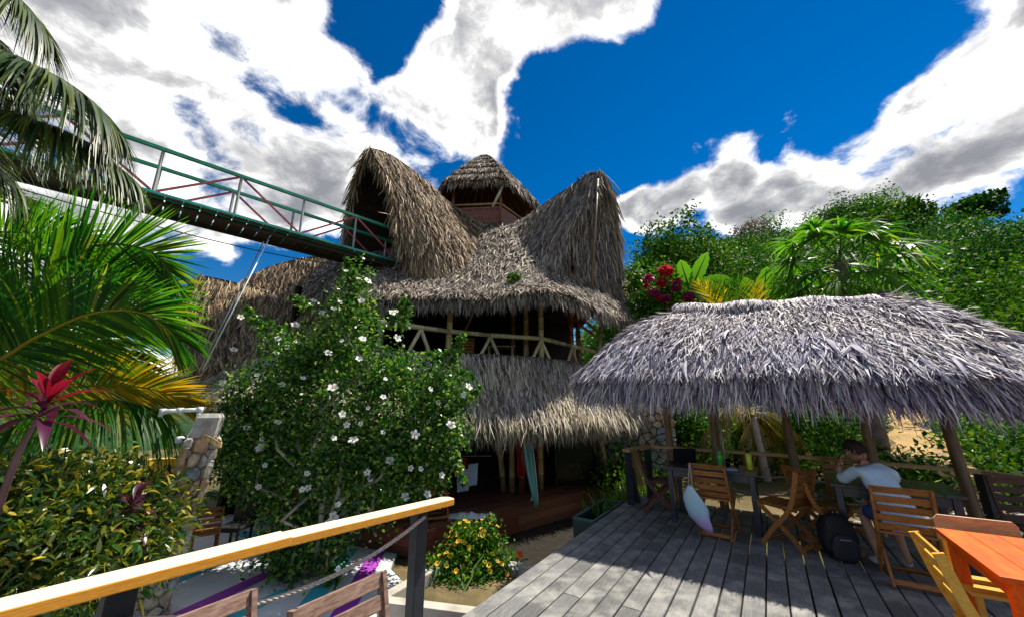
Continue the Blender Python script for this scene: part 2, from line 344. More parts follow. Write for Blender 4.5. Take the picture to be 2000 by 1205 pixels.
class MB:
    def __init__(s): s.v = []; s.f = []
    def add(s, vs, fs):
        o = len(s.v); s.v += [tuple(x) for x in vs]; s.f += [tuple(i + o for i in f) for f in fs]; return s
    def bar(s, p0, p1, w, h, up=(0, 0, 1), w1=None, h1=None):
        p0 = Vector(p0); p1 = Vector(p1); d = (p1 - p0).normalized(); up = Vector(up)
        if abs(d.dot(up)) > .98: up = Vector((0, 1, 0)) if abs(d.y) < .9 else Vector((1, 0, 0))
        x = d.cross(up).normalized(); y = x.cross(d).normalized()
        w1 = w if w1 is None else w1; h1 = h if h1 is None else h1
        c = [p0 - x*w/2 - y*h/2, p0 + x*w/2 - y*h/2, p0 + x*w/2 + y*h/2, p0 - x*w/2 + y*h/2,
             p1 - x*w1/2 - y*h1/2, p1 + x*w1/2 - y*h1/2, p1 + x*w1/2 + y*h1/2, p1 - x*w1/2 + y*h1/2]
        return s.add(c, [(3, 2, 1, 0), (4, 5, 6, 7), (0, 1, 5, 4), (1, 2, 6, 5), (2, 3, 7, 6), (3, 0, 4, 7)])
    def box(s, c, sz):
        x, y, z = c; a, b, d = (q / 2 for q in sz)
        return s.bar((x, y - b, z), (x, y + b, z), 2 * a, 2 * d)
    def tube(s, pts, rad, n=8, cap=True, squash=1.0):
        pts = [Vector(p) for p in pts]
        if isinstance(rad, (int, float)): rad = [rad] * len(pts)
        o = len(s.v); prev = None
        for i, p in enumerate(pts):
            t = (pts[min(i + 1, len(pts) - 1)] - pts[max(i - 1, 0)]).normalized()
            if prev is None:
                a = Vector((0, 0, 1)) if abs(t.z) < .9 else Vector((1, 0, 0))
                x = t.cross(a).normalized()
            else:
                x = (prev - t * prev.dot(t)).normalized()
            prev = x; y = t.cross(x)
            for k in range(n):
                q = 2 * math.pi * k / n
                s.v.append(tuple(p + (x * math.cos(q) + y * math.sin(q) * squash) * rad[i]))
        for i in range(len(pts) - 1):
            for k in range(n):
                k2 = (k + 1) % n
                s.f.append((o + i*n + k, o + i*n + k2, o + (i+1)*n + k2, o + (i+1)*n + k))
        if cap:
            s.f.append(tuple(o + k for k in range(n))[::-1]); e = o + (len(pts) - 1) * n
            s.f.append(tuple(e + k for k in range(n)))
        return s
    def lathe(s, prof, n=16, c=(0, 0, 0)):
        o = len(s.v)
        for r, z in prof:
            for k in range(n):
                q = 2 * math.pi * k / n; s.v.append((c[0] + r * math.cos(q), c[1] + r * math.sin(q), c[2] + z))
        for i in range(len(prof) - 1):
            for k in range(n):
                k2 = (k + 1) % n; s.f.append((o + i*n + k, o + i*n + k2, o + (i+1)*n + k2, o + (i+1)*n + k))
        s.f.append(tuple(o + k for k in range(n))[::-1]); e = o + (len(prof) - 1) * n; s.f.append(tuple(e + k for k in range(n)))
        return s
    def prism(s, poly, n, depth, chamfer=0.0):
        """closed polygon (list of 3-D points) pushed out along n"""
        n = Vector(n).normalized(); poly = [Vector(p) for p in poly]; k = len(poly); c = sum(poly, Vector()) / k
        rings = [poly, [p + n * (depth - chamfer) for p in poly]]
        if chamfer: rings.append([c + (p - c) * (1 - chamfer / max((p - c).length, .01)) + n * depth for p in poly])
        o = len(s.v)
        for r in rings: s.v += [tuple(p) for p in r]
        s.f.append(tuple(o + i for i in range(k))[::-1])
        for j in range(len(rings) - 1):
            for i in range(k):
                i2 = (i + 1) % k; s.f.append((o + j*k + i, o + j*k + i2, o + (j+1)*k + i2, o + (j+1)*k + i))
        e = o + (len(rings) - 1) * k; s.f.append(tuple(e + i for i in range(k)))
        return s
    def mesh(s, name, parent=None, world=True):
        b = base_of(parent) if (world and parent is not None) else Vector((0, 0, 0))
        me = bpy.data.meshes.new(name); me.from_pydata([(v[0] - b.x, v[1] - b.y, v[2] - b.z) for v in s.v], [], s.f); me.update()
        return me
    def build(s, name, mat, parent=None, world=True, smooth=False, bevel=0.0, centre=False):
        if centre:
            # own origin at the middle, so that grain and wear differ from piece to piece
            lo = Vector([min(v[i] for v in s.v) for i in range(3)]); hi = Vector([max(v[i] for v in s.v) for i in range(3)]); c = (lo + hi) / 2
            me = bpy.data.meshes.new(name); me.from_pydata([tuple(Vector(v) - c) for v in s.v], [], s.f); me.update()
            b = base_of(parent) if (world and parent is not None) else Vector((0, 0, 0))
            o = link(name, me, mat, parent, c - b, smooth)
        else:
            o = link(name, s.mesh(name, parent, world), mat, parent, None, smooth)
        if bevel:
            md = o.modifiers.new('bevel', 'BEVEL'); md.width = bevel; md.segments = 2; md.limit_method = 'ANGLE'
        return o

def tag(o, label=None, cat=None, group=None, kind=None):
    for k, v in (('label', label), ('category', cat), ('group', group), ('kind', kind)):
        if v: o[k] = v
    return o
def thing(name, label, cat, loc=(0, 0, 0), rotz=0.0, group=None):
    o = bpy.data.objects.new(name, None); col.objects.link(o); o.location = loc; o.rotation_euler = (0, 0, rotz)
    o.empty_display_size = .1
    return tag(o, label, cat, group)
def copy_tree(o, parent=None):
    c = o.copy(); col.objects.link(c); c.parent = parent
    for ch in o.children: copy_tree(ch, c)
    return c
def D(u, w, z=0.0):      # deck frame: u along the boards, w across them to the right
    return (u * .555 + w * .832, u * .832 - w * .555, z)
DROT = -R(33.7)          # turns local +Y into the direction of the boards

def catmull(pts, n):
    P = np.array(pts, dtype=float)
    if len(P) == 2: return P[0] + (P[1] - P[0]) * np.linspace(0, 1, n)[:, None]
    P = np.vstack([2 * P[0] - P[1], P, 2 * P[-1] - P[-2]]); m = len(P) - 3
    t = np.linspace(0, m, n); i = np.minimum(t.astype(int), m - 1); f = (t - i)[:, None]
    a, b, c, d = P[i], P[i + 1], P[i + 2], P[i + 3]
    return .5 * ((2 * b) + (-a + c) * f + (2 * a - 5 * b + 4 * c - d) * f ** 2 + (-a + 3 * b - 3 * c + d) * f ** 3)

def unit(a): return a / np.maximum(np.linalg.norm(a, axis=-1, keepdims=True), 1e-6)

def strips(base, dirv, nrm, L, W, seg=3, droop=0.0, prof=None, lift=0.0, wob=0.0):
    """many tapering leaf strips at once -> V, Q"""
    N = len(base); dirv = unit(dirv); side = unit(np.cross(dirv, nrm)); nrm = unit(np.cross(side, dirv))
    L = np.broadcast_to(L, (N,))[:, None]; W = np.broadcast_to(W, (N,))[:, None]; droop = np.broadcast_to(droop, (N,))[:, None]; lift = np.broadcast_to(lift, (N,))[:, None]
    if prof is None: prof = np.interp(np.linspace(0, 1, seg + 1), [0, .3, .75, 1], [.55, 1, .75, .12])
    V = np.empty((N, (seg + 1) * 2, 3))
    for k in range(seg + 1):
        s = k / seg
        p = base + dirv * L * s + nrm * lift * L * s * (1 - .6 * s); p[:, 2:3] -= droop * L * s * s
        if wob and k: p += side * (rng.normal(0, wob, (N, 1)) * L * s) + nrm * (rng.normal(0, wob, (N, 1)) * L * s)
        V[:, 2 * k] = p - side * W * .5 * prof[k]; V[:, 2 * k + 1] = p + side * W * .5 * prof[k]
    q = np.array([[2 * k, 2 * k + 1, 2 * k + 3, 2 * k + 2] for k in range(seg)])
    Q = (q[None] + (np.arange(N) * (seg + 1) * 2)[:, None, None]).reshape(-1, 4)
    return V.reshape(-1, 3), Q

def leaves(c, L, W, up=0.35, out=None):
    """diamond leaves scattered at points c"""
    N = len(c); d = unit(rng.normal(size=(N, 3)) + (0 if out is None else out))
    n = rng.normal(size=(N, 3)); n[:, 2] = np.abs(n[:, 2]) + up; s = unit(np.cross(d, n)); n = np.cross(s, d)
    L = np.broadcast_to(L, (N,))[:, None]; W = np.broadcast_to(W, (N,))[:, None]
    V = np.stack([c - d * L * .5, c - d * L * .05 + s * W * .5 + n * W * .12, c + d * L * .5, c - d * L * .05 - s * W * .5 + n * W * .12], 1)
    return V.reshape(-1, 3), (np.arange(N) * 4)[:, None] + np.arange(4)[None]

def join(parts):
    Vs, Qs, o = [], [], 0
    for V, Q in parts: Vs.append(V); Qs.append(Q + o); o += len(V)
    return np.vstack(Vs), np.vstack(Qs)

def grid_surface(rows, n_across, n_down):
    """rows: list of polylines from the top edge to the bottom edge -> P[across, down, 3]"""
    C = np.stack([catmull(r, n_across) for r in rows], 1)          # across, row, 3
    return np.stack([catmull(C[i], n_down) for i in range(n_across)], 0)

def slab(name, P, thick, mat, parent):
    na, nd = P.shape[:2]
    du = np.gradient(P, axis=0); dv = np.gradient(P, axis=1); n = unit(np.cross(du, dv))
    if n[..., 2].mean() < 0: n = -n
    V = np.concatenate([P.reshape(-1, 3), (P - n * thick).reshape(-1, 3)]); o = na * nd; Q = []
    for i in range(na - 1):
        for j in range(nd - 1):
            a, b, c, d = i*nd+j, (i+1)*nd+j, (i+1)*nd+j+1, i*nd+j+1
            Q += [(a, b, c, d), (o+d, o+c, o+b, o+a)]
    for i in range(na - 1):
        for j in (0, nd - 1): a, b = i*nd+j, (i+1)*nd+j; Q.append((a, b, o+b, o+a))
    for j in range(nd - 1):
        for i in (0, na - 1): a, b = i*nd+j, i*nd+j+1; Q.append((a, b, o+b, o+a))
    return mesh_np(name, V, Q, mat, parent, smooth=True)

def thatch_blades(P, n, L, W, seg=3, jitter=.35, lift=.12, droop=.1, lipn=0, lip_droop=.9, lipL=None, hang=0.0, tiers=0, outward=None):
    """thatch leaves laid down a surface; extra ones hang from its lower edge"""
    na, nd = P.shape[:2]
    def samp(a, b):
        i = np.clip((a * (na - 1)).astype(int), 0, na - 2); j = np.clip((b * (nd - 1)).astype(int), 0, nd - 2)
        f = (a * (na - 1) - i)[:, None]; g = (b * (nd - 1) - j)[:, None]
        p00, p10, p01, p11 = P[i, j], P[i + 1, j], P[i, j + 1], P[i + 1, j + 1]
        p = p00 * (1-f)*(1-g) + p10 * f*(1-g) + p01 * (1-f)*g + p11 * f*g
        dv = unit((p01 - p00) * (1-f) + (p11 - p10) * f); du = unit((p10 - p00) * (1-g) + (p11 - p01) * g)
        nn = unit(np.cross(du, dv))
        if outward is None: nn = np.where(nn[:, 2:3] < 0, -nn, nn)
        else:
            sgn = np.sign((nn * np.array(outward)).sum(1, keepdims=True)); nn = nn * np.where(sgn == 0, 1, sgn)
        return p, du, dv, nn
    out = []
    # area weights so long rows get more leaves
    wd = np.linalg.norm(np.diff(P, axis=0), axis=2).mean(1); cum = np.concatenate([[0], np.cumsum(wd)]); cum /= cum[-1]
    def across(m): return np.interp(rng.random(m), cum, np.linspace(0, 1, na))
    a = across(n); b = rng.random(n) ** .9
    if tiers: b = np.clip((np.floor(b * tiers) + rng.random(n) * .40) / tiers, 0, 1)
    p, du, dv, nn = samp(a, b)
    l = L * rng.uniform(.6, 1.35, n); w = W * rng.uniform(.55, 1.5, n)
    dirv = dv + du * rng.normal(0, jitter, (n, 1)) + nn * rng.uniform(0, lift * 2, (n, 1))
    nt_ = nn + rng.normal(0, .45, (n, 3))
    out.append(strips(p + nn * rng.uniform(.0, .05, (n, 1)), dirv, nt_, l, w, seg, droop * rng.uniform(.2, 1.6, n), None, 0.0, .05))
    if lipn:
        a = across(lipn); b = rng.uniform(.9, 1, lipn); p, du, dv, nn = samp(a, b)
        l = (lipL or L) * rng.uniform(.55, 1.35, lipn); w = W * rng.uniform(.55, 1.5, lipn)
        dirv = dv + du * rng.normal(0, jitter * .6, (lipn, 1)); dirv[:, 2] -= hang
        out.append(strips(p - nn * rng.uniform(-.03, .14, (lipn, 1)), dirv, nn + rng.normal(0, .45, (lipn, 3)), l, w, seg + 1, lip_droop * rng.uniform(.3, 1.3, lipn), None, 0.0, .05))
    return join(out)

def voronoi_cells(w, h, n, stretch=1.0, seed=0, gap=.012):
    """irregular stone outlines filling a w x h rectangle"""
    r = random.Random(seed); pts = []
    for _ in range(n * 30):
        p = (r.uniform(0, w), r.uniform(0, h))
        if all(math.hypot((p[0] - q[0]), (p[1] - q[1]) * stretch) > .82 * math.sqrt(w * h * stretch / n) * r.uniform(.72, 1.0) for q in pts): pts.append(p)
        if len(pts) >= n: break
    cells = []
    for i, p in enumerate(pts):
        poly = [(0, 0), (w, 0), (w, h), (0, h)]
        for j, q in enumerate(pts):
            if i == j: continue
            mx, my = (p[0] + q[0]) / 2, (p[1] + q[1]) / 2; nx, ny = q[0] - p[0], (q[1] - p[1]); l = math.hypot(nx, ny); nx /= l; ny /= l
            mx -= nx * gap / 2; my -= ny * gap / 2; new = []
            for k in range(len(poly)):
                a, b = poly[k], poly[(k + 1) % len(poly)]
                da = (a[0] - mx) * nx + (a[1] - my) * ny; db = (b[0] - mx) * nx + (b[1] - my) * ny
                if da <= 0: new.append(a)
                if da * db < 0:
                    t = da / (da - db); new.append((a[0] + (b[0] - a[0]) * t, a[1] + (b[1] - a[1]) * t))
            poly = new
            if not poly: break
        if len(poly) >= 3: cells.append(poly)
    return cells

def stone_face(parent, o, ax, ay, n, w, h, count, seed, depth=.05, stretch=1.0, gap=.014):
    o, ax, ay, n = Vector(o), Vector(ax).normalized(), Vector(ay).normalized(), Vector(n).normalized(); r = random.Random(seed)
    for cell in voronoi_cells(w, h, count, stretch, seed, gap):
        pts = [o + ax * x + ay * y for x, y in cell]
        # round the outline a little
        q = []
        for i in range(len(pts)):
            a, b, c = pts[i - 1], pts[i], pts[(i + 1) % len(pts)]
            if (a - b).length > .03 and (c - b).length > .03: q += [b + (a - b) * .2, b + (c - b) * .2]
            else: q.append(b)
        mb = MB().prism(q, n, depth * r.uniform(.45, 1.45), min(.022, depth * .45)); k = len(q)
        for i in range(len(mb.v) - 2 * k, len(mb.v)): mb.v[i] = tuple(Vector(mb.v[i]) + n * r.uniform(-.012, .012) + ax * r.uniform(-.006, .006) + ay * r.uniform(-.006, .006))
        mb.build('stone', 'stone%d' % r.randrange(6), parent)

# ------------------------------------------------------------------ the setting: land, path, patio, deck
def sstep(x, a, b):
    t = np.clip((x - a) / (b - a), 0, 1); return t * t * (3 - 2 * t)
def land(x, y):
    x = np.asarray(x, float); y = np.asarray(y, float)
    r = np.hypot(x, y); az = np.degrees(np.arctan2(x, y))
    g = sstep(az, 6, 26) * (1 - sstep(az, 118, 160))
    prof = np.interp(r, [0, 7, 9, 13, 20, 27, 45, 85, 150, 300, 900], [0, .3, .55, 1.2, 1.85, 3.6, 12.5, 30.5, 38, 30, 0])
    prof = prof * (1 - np.interp(az, [34, 47, 54, 66, 90], [0, .10, .36, .55, .6]) * sstep(r, 12, 32))
    z = -0.92 + prof * g
    z = z + g * np.clip(r - 8, 0, 20) / 20 * .5 * np.sin(x * .55 + 1.3) * np.cos(y * .47)
    z = z + g * np.clip(r - 30, 0, 60) / 60 * 2.2 * np.sin(x * .11 + .5) * np.cos(y * .09 + 1)
    far = np.exp(-((az + 52) / 30) ** 2) * sstep(r, 160, 480) * (1 - sstep(r, 700, 1400)) * (30 + 9 * np.sin(az * .35))
    return z + far

def build_land():
    rr = np.concatenate([[0.05], np.geomspace(.6, 1800, 110)]); na = 240
    th = np.linspace(0, 2 * np.pi, na, endpoint=False)
    X = rr[:, None] * np.sin(th)[None]; Y = rr[:, None] * np.cos(th)[None]; Z = land(X, Y)
    V = np.stack([X, Y, Z], -1).reshape(-1, 3); Q = []
    i = np.arange(len(rr) - 1)[:, None]; j = np.arange(na)[None]; j2 = (j + 1) % na
    Q = np.stack([i*na + j, i*na + j2 + 0*i, (i+1)*na + j2, (i+1)*na + j], -1).reshape(-1, 4)
    o = mesh_np('ground', V, Q, 'earth', smooth=True); o['kind'] = 'structure'
    o.data.materials.append(MATS['hill_green'])
    cent = V[Q].mean(1); rad = np.hypot(cent[:, 0], cent[:, 1])
    o.data.polygons.foreach_set('material_index', (rad > 30).astype(np.int32))
    # sandy footpath climbing away behind the railing
    c = catmull([(7.9, 7.3, 0), (9.2, 8.8, 0), (11.6, 11.1, 0), (14.8, 14.4, 0), (17.2, 18.2, 0), (18.5, 22, 0)], 40)
    tdir = unit(np.gradient(c, axis=0)); sd_ = np.stack([tdir[:, 1], -tdir[:, 0], 0 * tdir[:, 0]], 1)
    wdt = np.interp(np.arange(40), [0, 8, 20, 39], [1.2, 1.3, 1.25, 1.0]) * (1 + .18 * np.sin(np.arange(40) * 1.7))
    k = 7; f = np.linspace(-.5, .5, k)
    Pp = c[:, None] + sd_[:, None] * (f[None, :, None] * wdt[:, None, None])
    Pp[..., 2] = land(Pp[..., 0], Pp[..., 1]) + .06 - .05 * np.abs(f)[None] * 2
    i = np.arange(39)[:, None]; j = np.arange(k - 1)[None]
    Q = np.stack([i*k + j, (i+1)*k + j, (i+1)*k + j + 1, i*k + j + 1], -1).reshape(-1, 4)
    o = mesh_np('path', Pp.reshape(-1, 3), Q, 'sand', smooth=True); o['kind'] = 'structure'
build_land()

def build_patio():
    o = MB().prism([(-9, 2.5, -.98), (-1.55, 2.0, -.98), (-1.45, 6.0, -.98), (-1.9, 6.6, -.98), (-2.2, 9.4, -.98), (-8, 9.5, -.98)], (0, 0, 1), .12).build('patio', 'paint_white'); o['kind'] = 'structure'
    def stripe(name, mat, p0, p1, w0, w1):
        a, b = Vector((*p0, 0)), Vector((*p1, 0)); s = (b - a).normalized(); s = Vector((s.y, -s.x, 0)); z = Vector((0, 0, -.856))
        MB().add([a - s*w0/2 + z, a + s*w0/2 + z, b + s*w1/2 + z, b - s*w1/2 + z], [(0, 1, 2, 3)]).build(name, mat, o)
    stripe('purple_stripe', 'paint_purple', (-1.93, 4.2), (-2.32, 7.25), .26, .26)
    stripe('teal_stripe', 'paint_teal', (-2.4, 4.2), (-2.85, 7.4), .26, .26)
    stripe('purple_stripe', 'paint_purple', (-4.35, 4.3), (-3.35, 7.4), .27, .22)
    stripe('teal_stripe', 'paint_teal', (-5.35, 4.8), (-4.6, 7.2), .34, .3)
    stripe('teal_stripe', 'paint_teal', (-3.75, 4.2), (-3.1, 5.9), .22, .2)
    stripe('purple_stripe', 'paint_purple', (-5.2, 7.62), (-3.2, 7.62), .16, .16)
    stripe('teal_stripe', 'paint_teal', (-5.4, 8.15), (-3.2, 8.15), .3, .3)
    stripe('purple_stripe', 'paint_purple', (-5.4, 8.75), (-3.2, 8.75), .18, .18)
build_patio()

def build_pavement():
    o = MB().prism([(-1.53, 2.0, -1.0), (.6, 2.0, -1.0), (.5, 5.25, -1.0), (-.72, 5.8, -1.0), (-1.43, 6.0, -1.0)], (0, 0, 1), .125).build('pavement', 'concrete'); o['kind'] = 'structure'
    o = MB().prism([(.52, 5.25, -1.0), (1.4, 5.9, -1.0), (4.2, 9.6, -1.0), (2.9, 10.6, -1.0), (-1.4, 6.97, -1.0), (-1.4, 6.02, -1.0), (-.7, 5.82, -1.0)], (0, 0, 1), .118).build('shade_sheet', 'gap_shade'); o['kind'] = 'structure'  # near-black sheet painting the shade between deck and house platform
build_pavement()

def build_deck():
    root = bpy.data.objects.new('deck', None); col.objects.link(root); root['kind'] = 'structure'; root.location = D(2, 0, 0)
    r = random.Random(3)
    pitch = .168; w = -2.26; i = 0
    rot = Matrix.Rotation(DROT, 4, 'Z')
    while w < 4.3:
        u0 = -1.6; end = 7.4
        cuts = sorted([r.uniform(.2, 6.6)] + ([r.uniform(-.5, 7)] if r.random() < .3 else []))
        cuts = [u0] + [c for c in cuts if u0 + .4 < c < end - .4] + [end]
        for a, b in zip(cuts[:-1], cuts[1:]):
            wid = pitch - r.uniform(.009, .017); mb = MB(); l = b - a - .004; z1 = r.uniform(-.003, .003); n = 3
            # board with slightly eased edges
            e = .006; sec = [(-wid/2, -.038), (wid/2, -.038), (wid/2, -e), (wid/2 - e, 0), (-wid/2 + e, 0), (-wid/2, -e)]
            vs = [(x, -l/2, z) for x, z in sec] + [(x, l/2, z) for x, z in sec]
            fs = [tuple(range(6))] + [tuple(range(6, 12))[::-1]] + [(k, k + 6, (k + 1) % 6 + 6, (k + 1) % 6) for k in range(6)]
            mb.add([rot @ Vector((x + (r.uniform(-.002, .002)), y, z)) for x, y, z in vs], fs)
            me = bpy.data.meshes.new('plank'); me.from_pydata(mb.v, [], mb.f); me.update()
            o = link('plank', me, 'deck_edge_wood' if (i == 0 and a > 3.0) else 'deck_wood', root)
            c = D((a + b) / 2, w + pitch / 2, z1); o.location = Vector(c) - root.location
        w += pitch; i += 1
    MB().bar(D(-1.6, -2.285, -.13), D(7.4, -2.285, -.13), .04, .17).build('fascia_board', 'deck_edge_wood', root)
    MB().bar(D(7.425, -2.26, -.13), D(7.425, 4.4, -.13), .04, .17).build('fascia_board', 'deck_edge_wood', root)
    for k in range(6):
        MB().bar(D(-1 + k * 1.6, -2.2, -.14), D(-1 + k * 1.6, 4.3, -.14), .06, .14).build('joist', 'timber', root)
    for u in (-.5, 2.2, 4.8, 7.2):
        for w in (-2.1, 0, 2.2, 4.0):
            MB().bar(D(u, w, -1.15), D(u, w, -.21), .14, .14).build('deck_pier', 'timber', root)
build_deck()

def rope(name, pts, rad, label, parent=None):
    mb = MB(); P = catmull(pts, 40); mb.tube([tuple(p) for p in P], rad, 8)
    # twist of a laid rope: two strands wound round the core
    return mb

def sag(p0, p1, s, n=9):
    p0, p1 = np.array(p0), np.array(p1); t = np.linspace(0, 1, n)[:, None]; P = p0 + (p1 - p0) * t; P[:, 2] -= s * 4 * (t * (1 - t))[:, 0]; return P
def laid_rope(P, rad):
    mb = MB(); P = catmull(P, 120); t = unit(np.gradient(P, axis=0)); x = unit(np.cross(t, [0, 0, 1.0])); y = np.cross(t, x)
    s = np.concatenate([[0], np.cumsum(np.linalg.norm(np.diff(P, axis=0), axis=1))])
    for k in range(3):
        q = (s / (rad * 7) * 2 * np.pi + k * 2.094)[:, None]
        mb.tube([tuple(p) for p in P + (x * np.cos(q) + y * np.sin(q)) * rad * .5], rad * .58, 6)
    return mb

def build_near_railing():
    t = thing('wooden_handrail', 'varnished golden wood handrail on dark posts running along the near deck edge', 'railing', D(1, -2.42, 0))
    # cap of two laid boards
    def cap(u0, u1, w0, w1, z0, z1, wid, th):
        a, b = Vector(D(u0, w0, z0)), Vector(D(u1, w1, z1)); return MB().bar(a, b, wid, th)
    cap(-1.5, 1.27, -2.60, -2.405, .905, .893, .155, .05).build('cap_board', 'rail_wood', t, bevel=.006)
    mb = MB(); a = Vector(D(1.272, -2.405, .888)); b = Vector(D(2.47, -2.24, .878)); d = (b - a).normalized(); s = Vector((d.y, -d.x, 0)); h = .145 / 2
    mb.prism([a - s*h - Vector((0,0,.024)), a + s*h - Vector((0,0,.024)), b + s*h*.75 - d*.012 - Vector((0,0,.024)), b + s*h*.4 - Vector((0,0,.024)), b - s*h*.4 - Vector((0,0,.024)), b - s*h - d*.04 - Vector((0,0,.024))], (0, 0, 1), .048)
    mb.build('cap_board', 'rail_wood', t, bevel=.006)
    for (u, w) in ((2.22, -2.33), (.62, -2.50), (-1.2, -2.58)):
        MB().bar(D(u, w, -.3), D(u, w, .862), .105, .085, Vector(D(0, 1, 0))).build('post', 'post_dark', t, bevel=.005)
    for z0, s in ((.80, .17),):
        laid_rope(sag(D(2.22, -2.27, .81), D(.62, -2.44, .74), .16), .013).build('rope', 'rope', t, smooth=True)
        laid_rope(sag(D(.62, -2.44, .74), D(-1.2, -2.53, .8), .14), .013).build('rope', 'rope', t, smooth=True)
build_near_railing()

def build_far_railing():
    t = thing('deck_railing', 'timber railing with rope lines round the shaded far end of the deck', 'railing', D(7.4, 0, 0))
    pts = [D(6.72, -2.14, .84), D(7.36, -1.92, .87), D(7.42, .0, .855), D(7.44, 2.12, .80)]
    MB().bar(pts[0], pts[1], .15, .05).build('cap_board', 'chair_tan', t, bevel=.004)
    MB().bar(Vector(pts[1]) + Vector((.03, -.03, 0)), pts[2], .12, .045).build('cap_board', 'chair_tan', t, bevel=.004)
    MB().bar(pts[2], pts[3], .12, .045).build('cap_board', 'chair_tan', t, bevel=.004)
    MB().bar(pts[3], D(6.2, 3.2, .80), .13, .045).build('cap_board', 'chair_tan', t, bevel=.004)
    for (u, w) in ((6.75, -2.12), (7.36, -1.95), (7.44, 2.1), (6.3, 3.1)):
        MB().bar(D(u, w, -.25), D(u, w, .815 if w < 2 else .775), .1, .1).build('post', 'post_dark', t, bevel=.005)
    MB().bar(D(6.98, -2.06, -.2), D(6.80, -2.10, .55), .08, .08).build('brace', 'post_dark', t)
    MB().bar(D(7.08, -2.05, .25), D(6.84, -2.09, .78), .14, .03).build('split_board', 'chair_tan', t)
    stations = [D(7.36, -1.95), D(7.42, -.78), D(7.42, .23), D(7.42, 1.11), D(7.44, 2.1)]
    for zz in (.58, .32):
        for a, b in zip(stations[:-1], stations[1:]):
            MB().tube([tuple(p) for p in catmull(sag((a[0], a[1], zz), (b[0], b[1], zz), .07, 5), 14)], .011, 6).build('rope', 'rope', t)
    a, b = D(7.44, 2.1), D(6.3, 3.1)
    for zz in (.58, .32): MB().tube([tuple(p) for p in catmull(sag((a[0], a[1], zz), (b[0], b[1], zz), .06, 5), 14)], .011, 6).build('rope', 'rope', t)
build_far_railing()

# ------------------------------------------------------------------ the open palapa over the deck
def bamboo_post(p0, p1, r, mat, parent, name='post', rings=True, n=10):
    p0, p1 = Vector(p0), Vector(p1); L = (p1 - p0).length; k = max(2, int(L / .34)); pts, rad = [], []
    for i in range(k + 1):
        s = i / k
        if rings and 0 < i < k:
            for ds, f in ((-.012, 1.0), (-.004, 1.12), (.004, 1.12), (.012, 1.0)): pts.append(p0.lerp(p1, s + ds / max(L, .5))); rad.append(r * f * (1 - .1 * s))
        else: pts.append(p0.lerp(p1, s)); rad.append(r * (1 - .1 * s))
    return MB().tube(pts, rad, n).build(name, mat, parent, smooth=True)

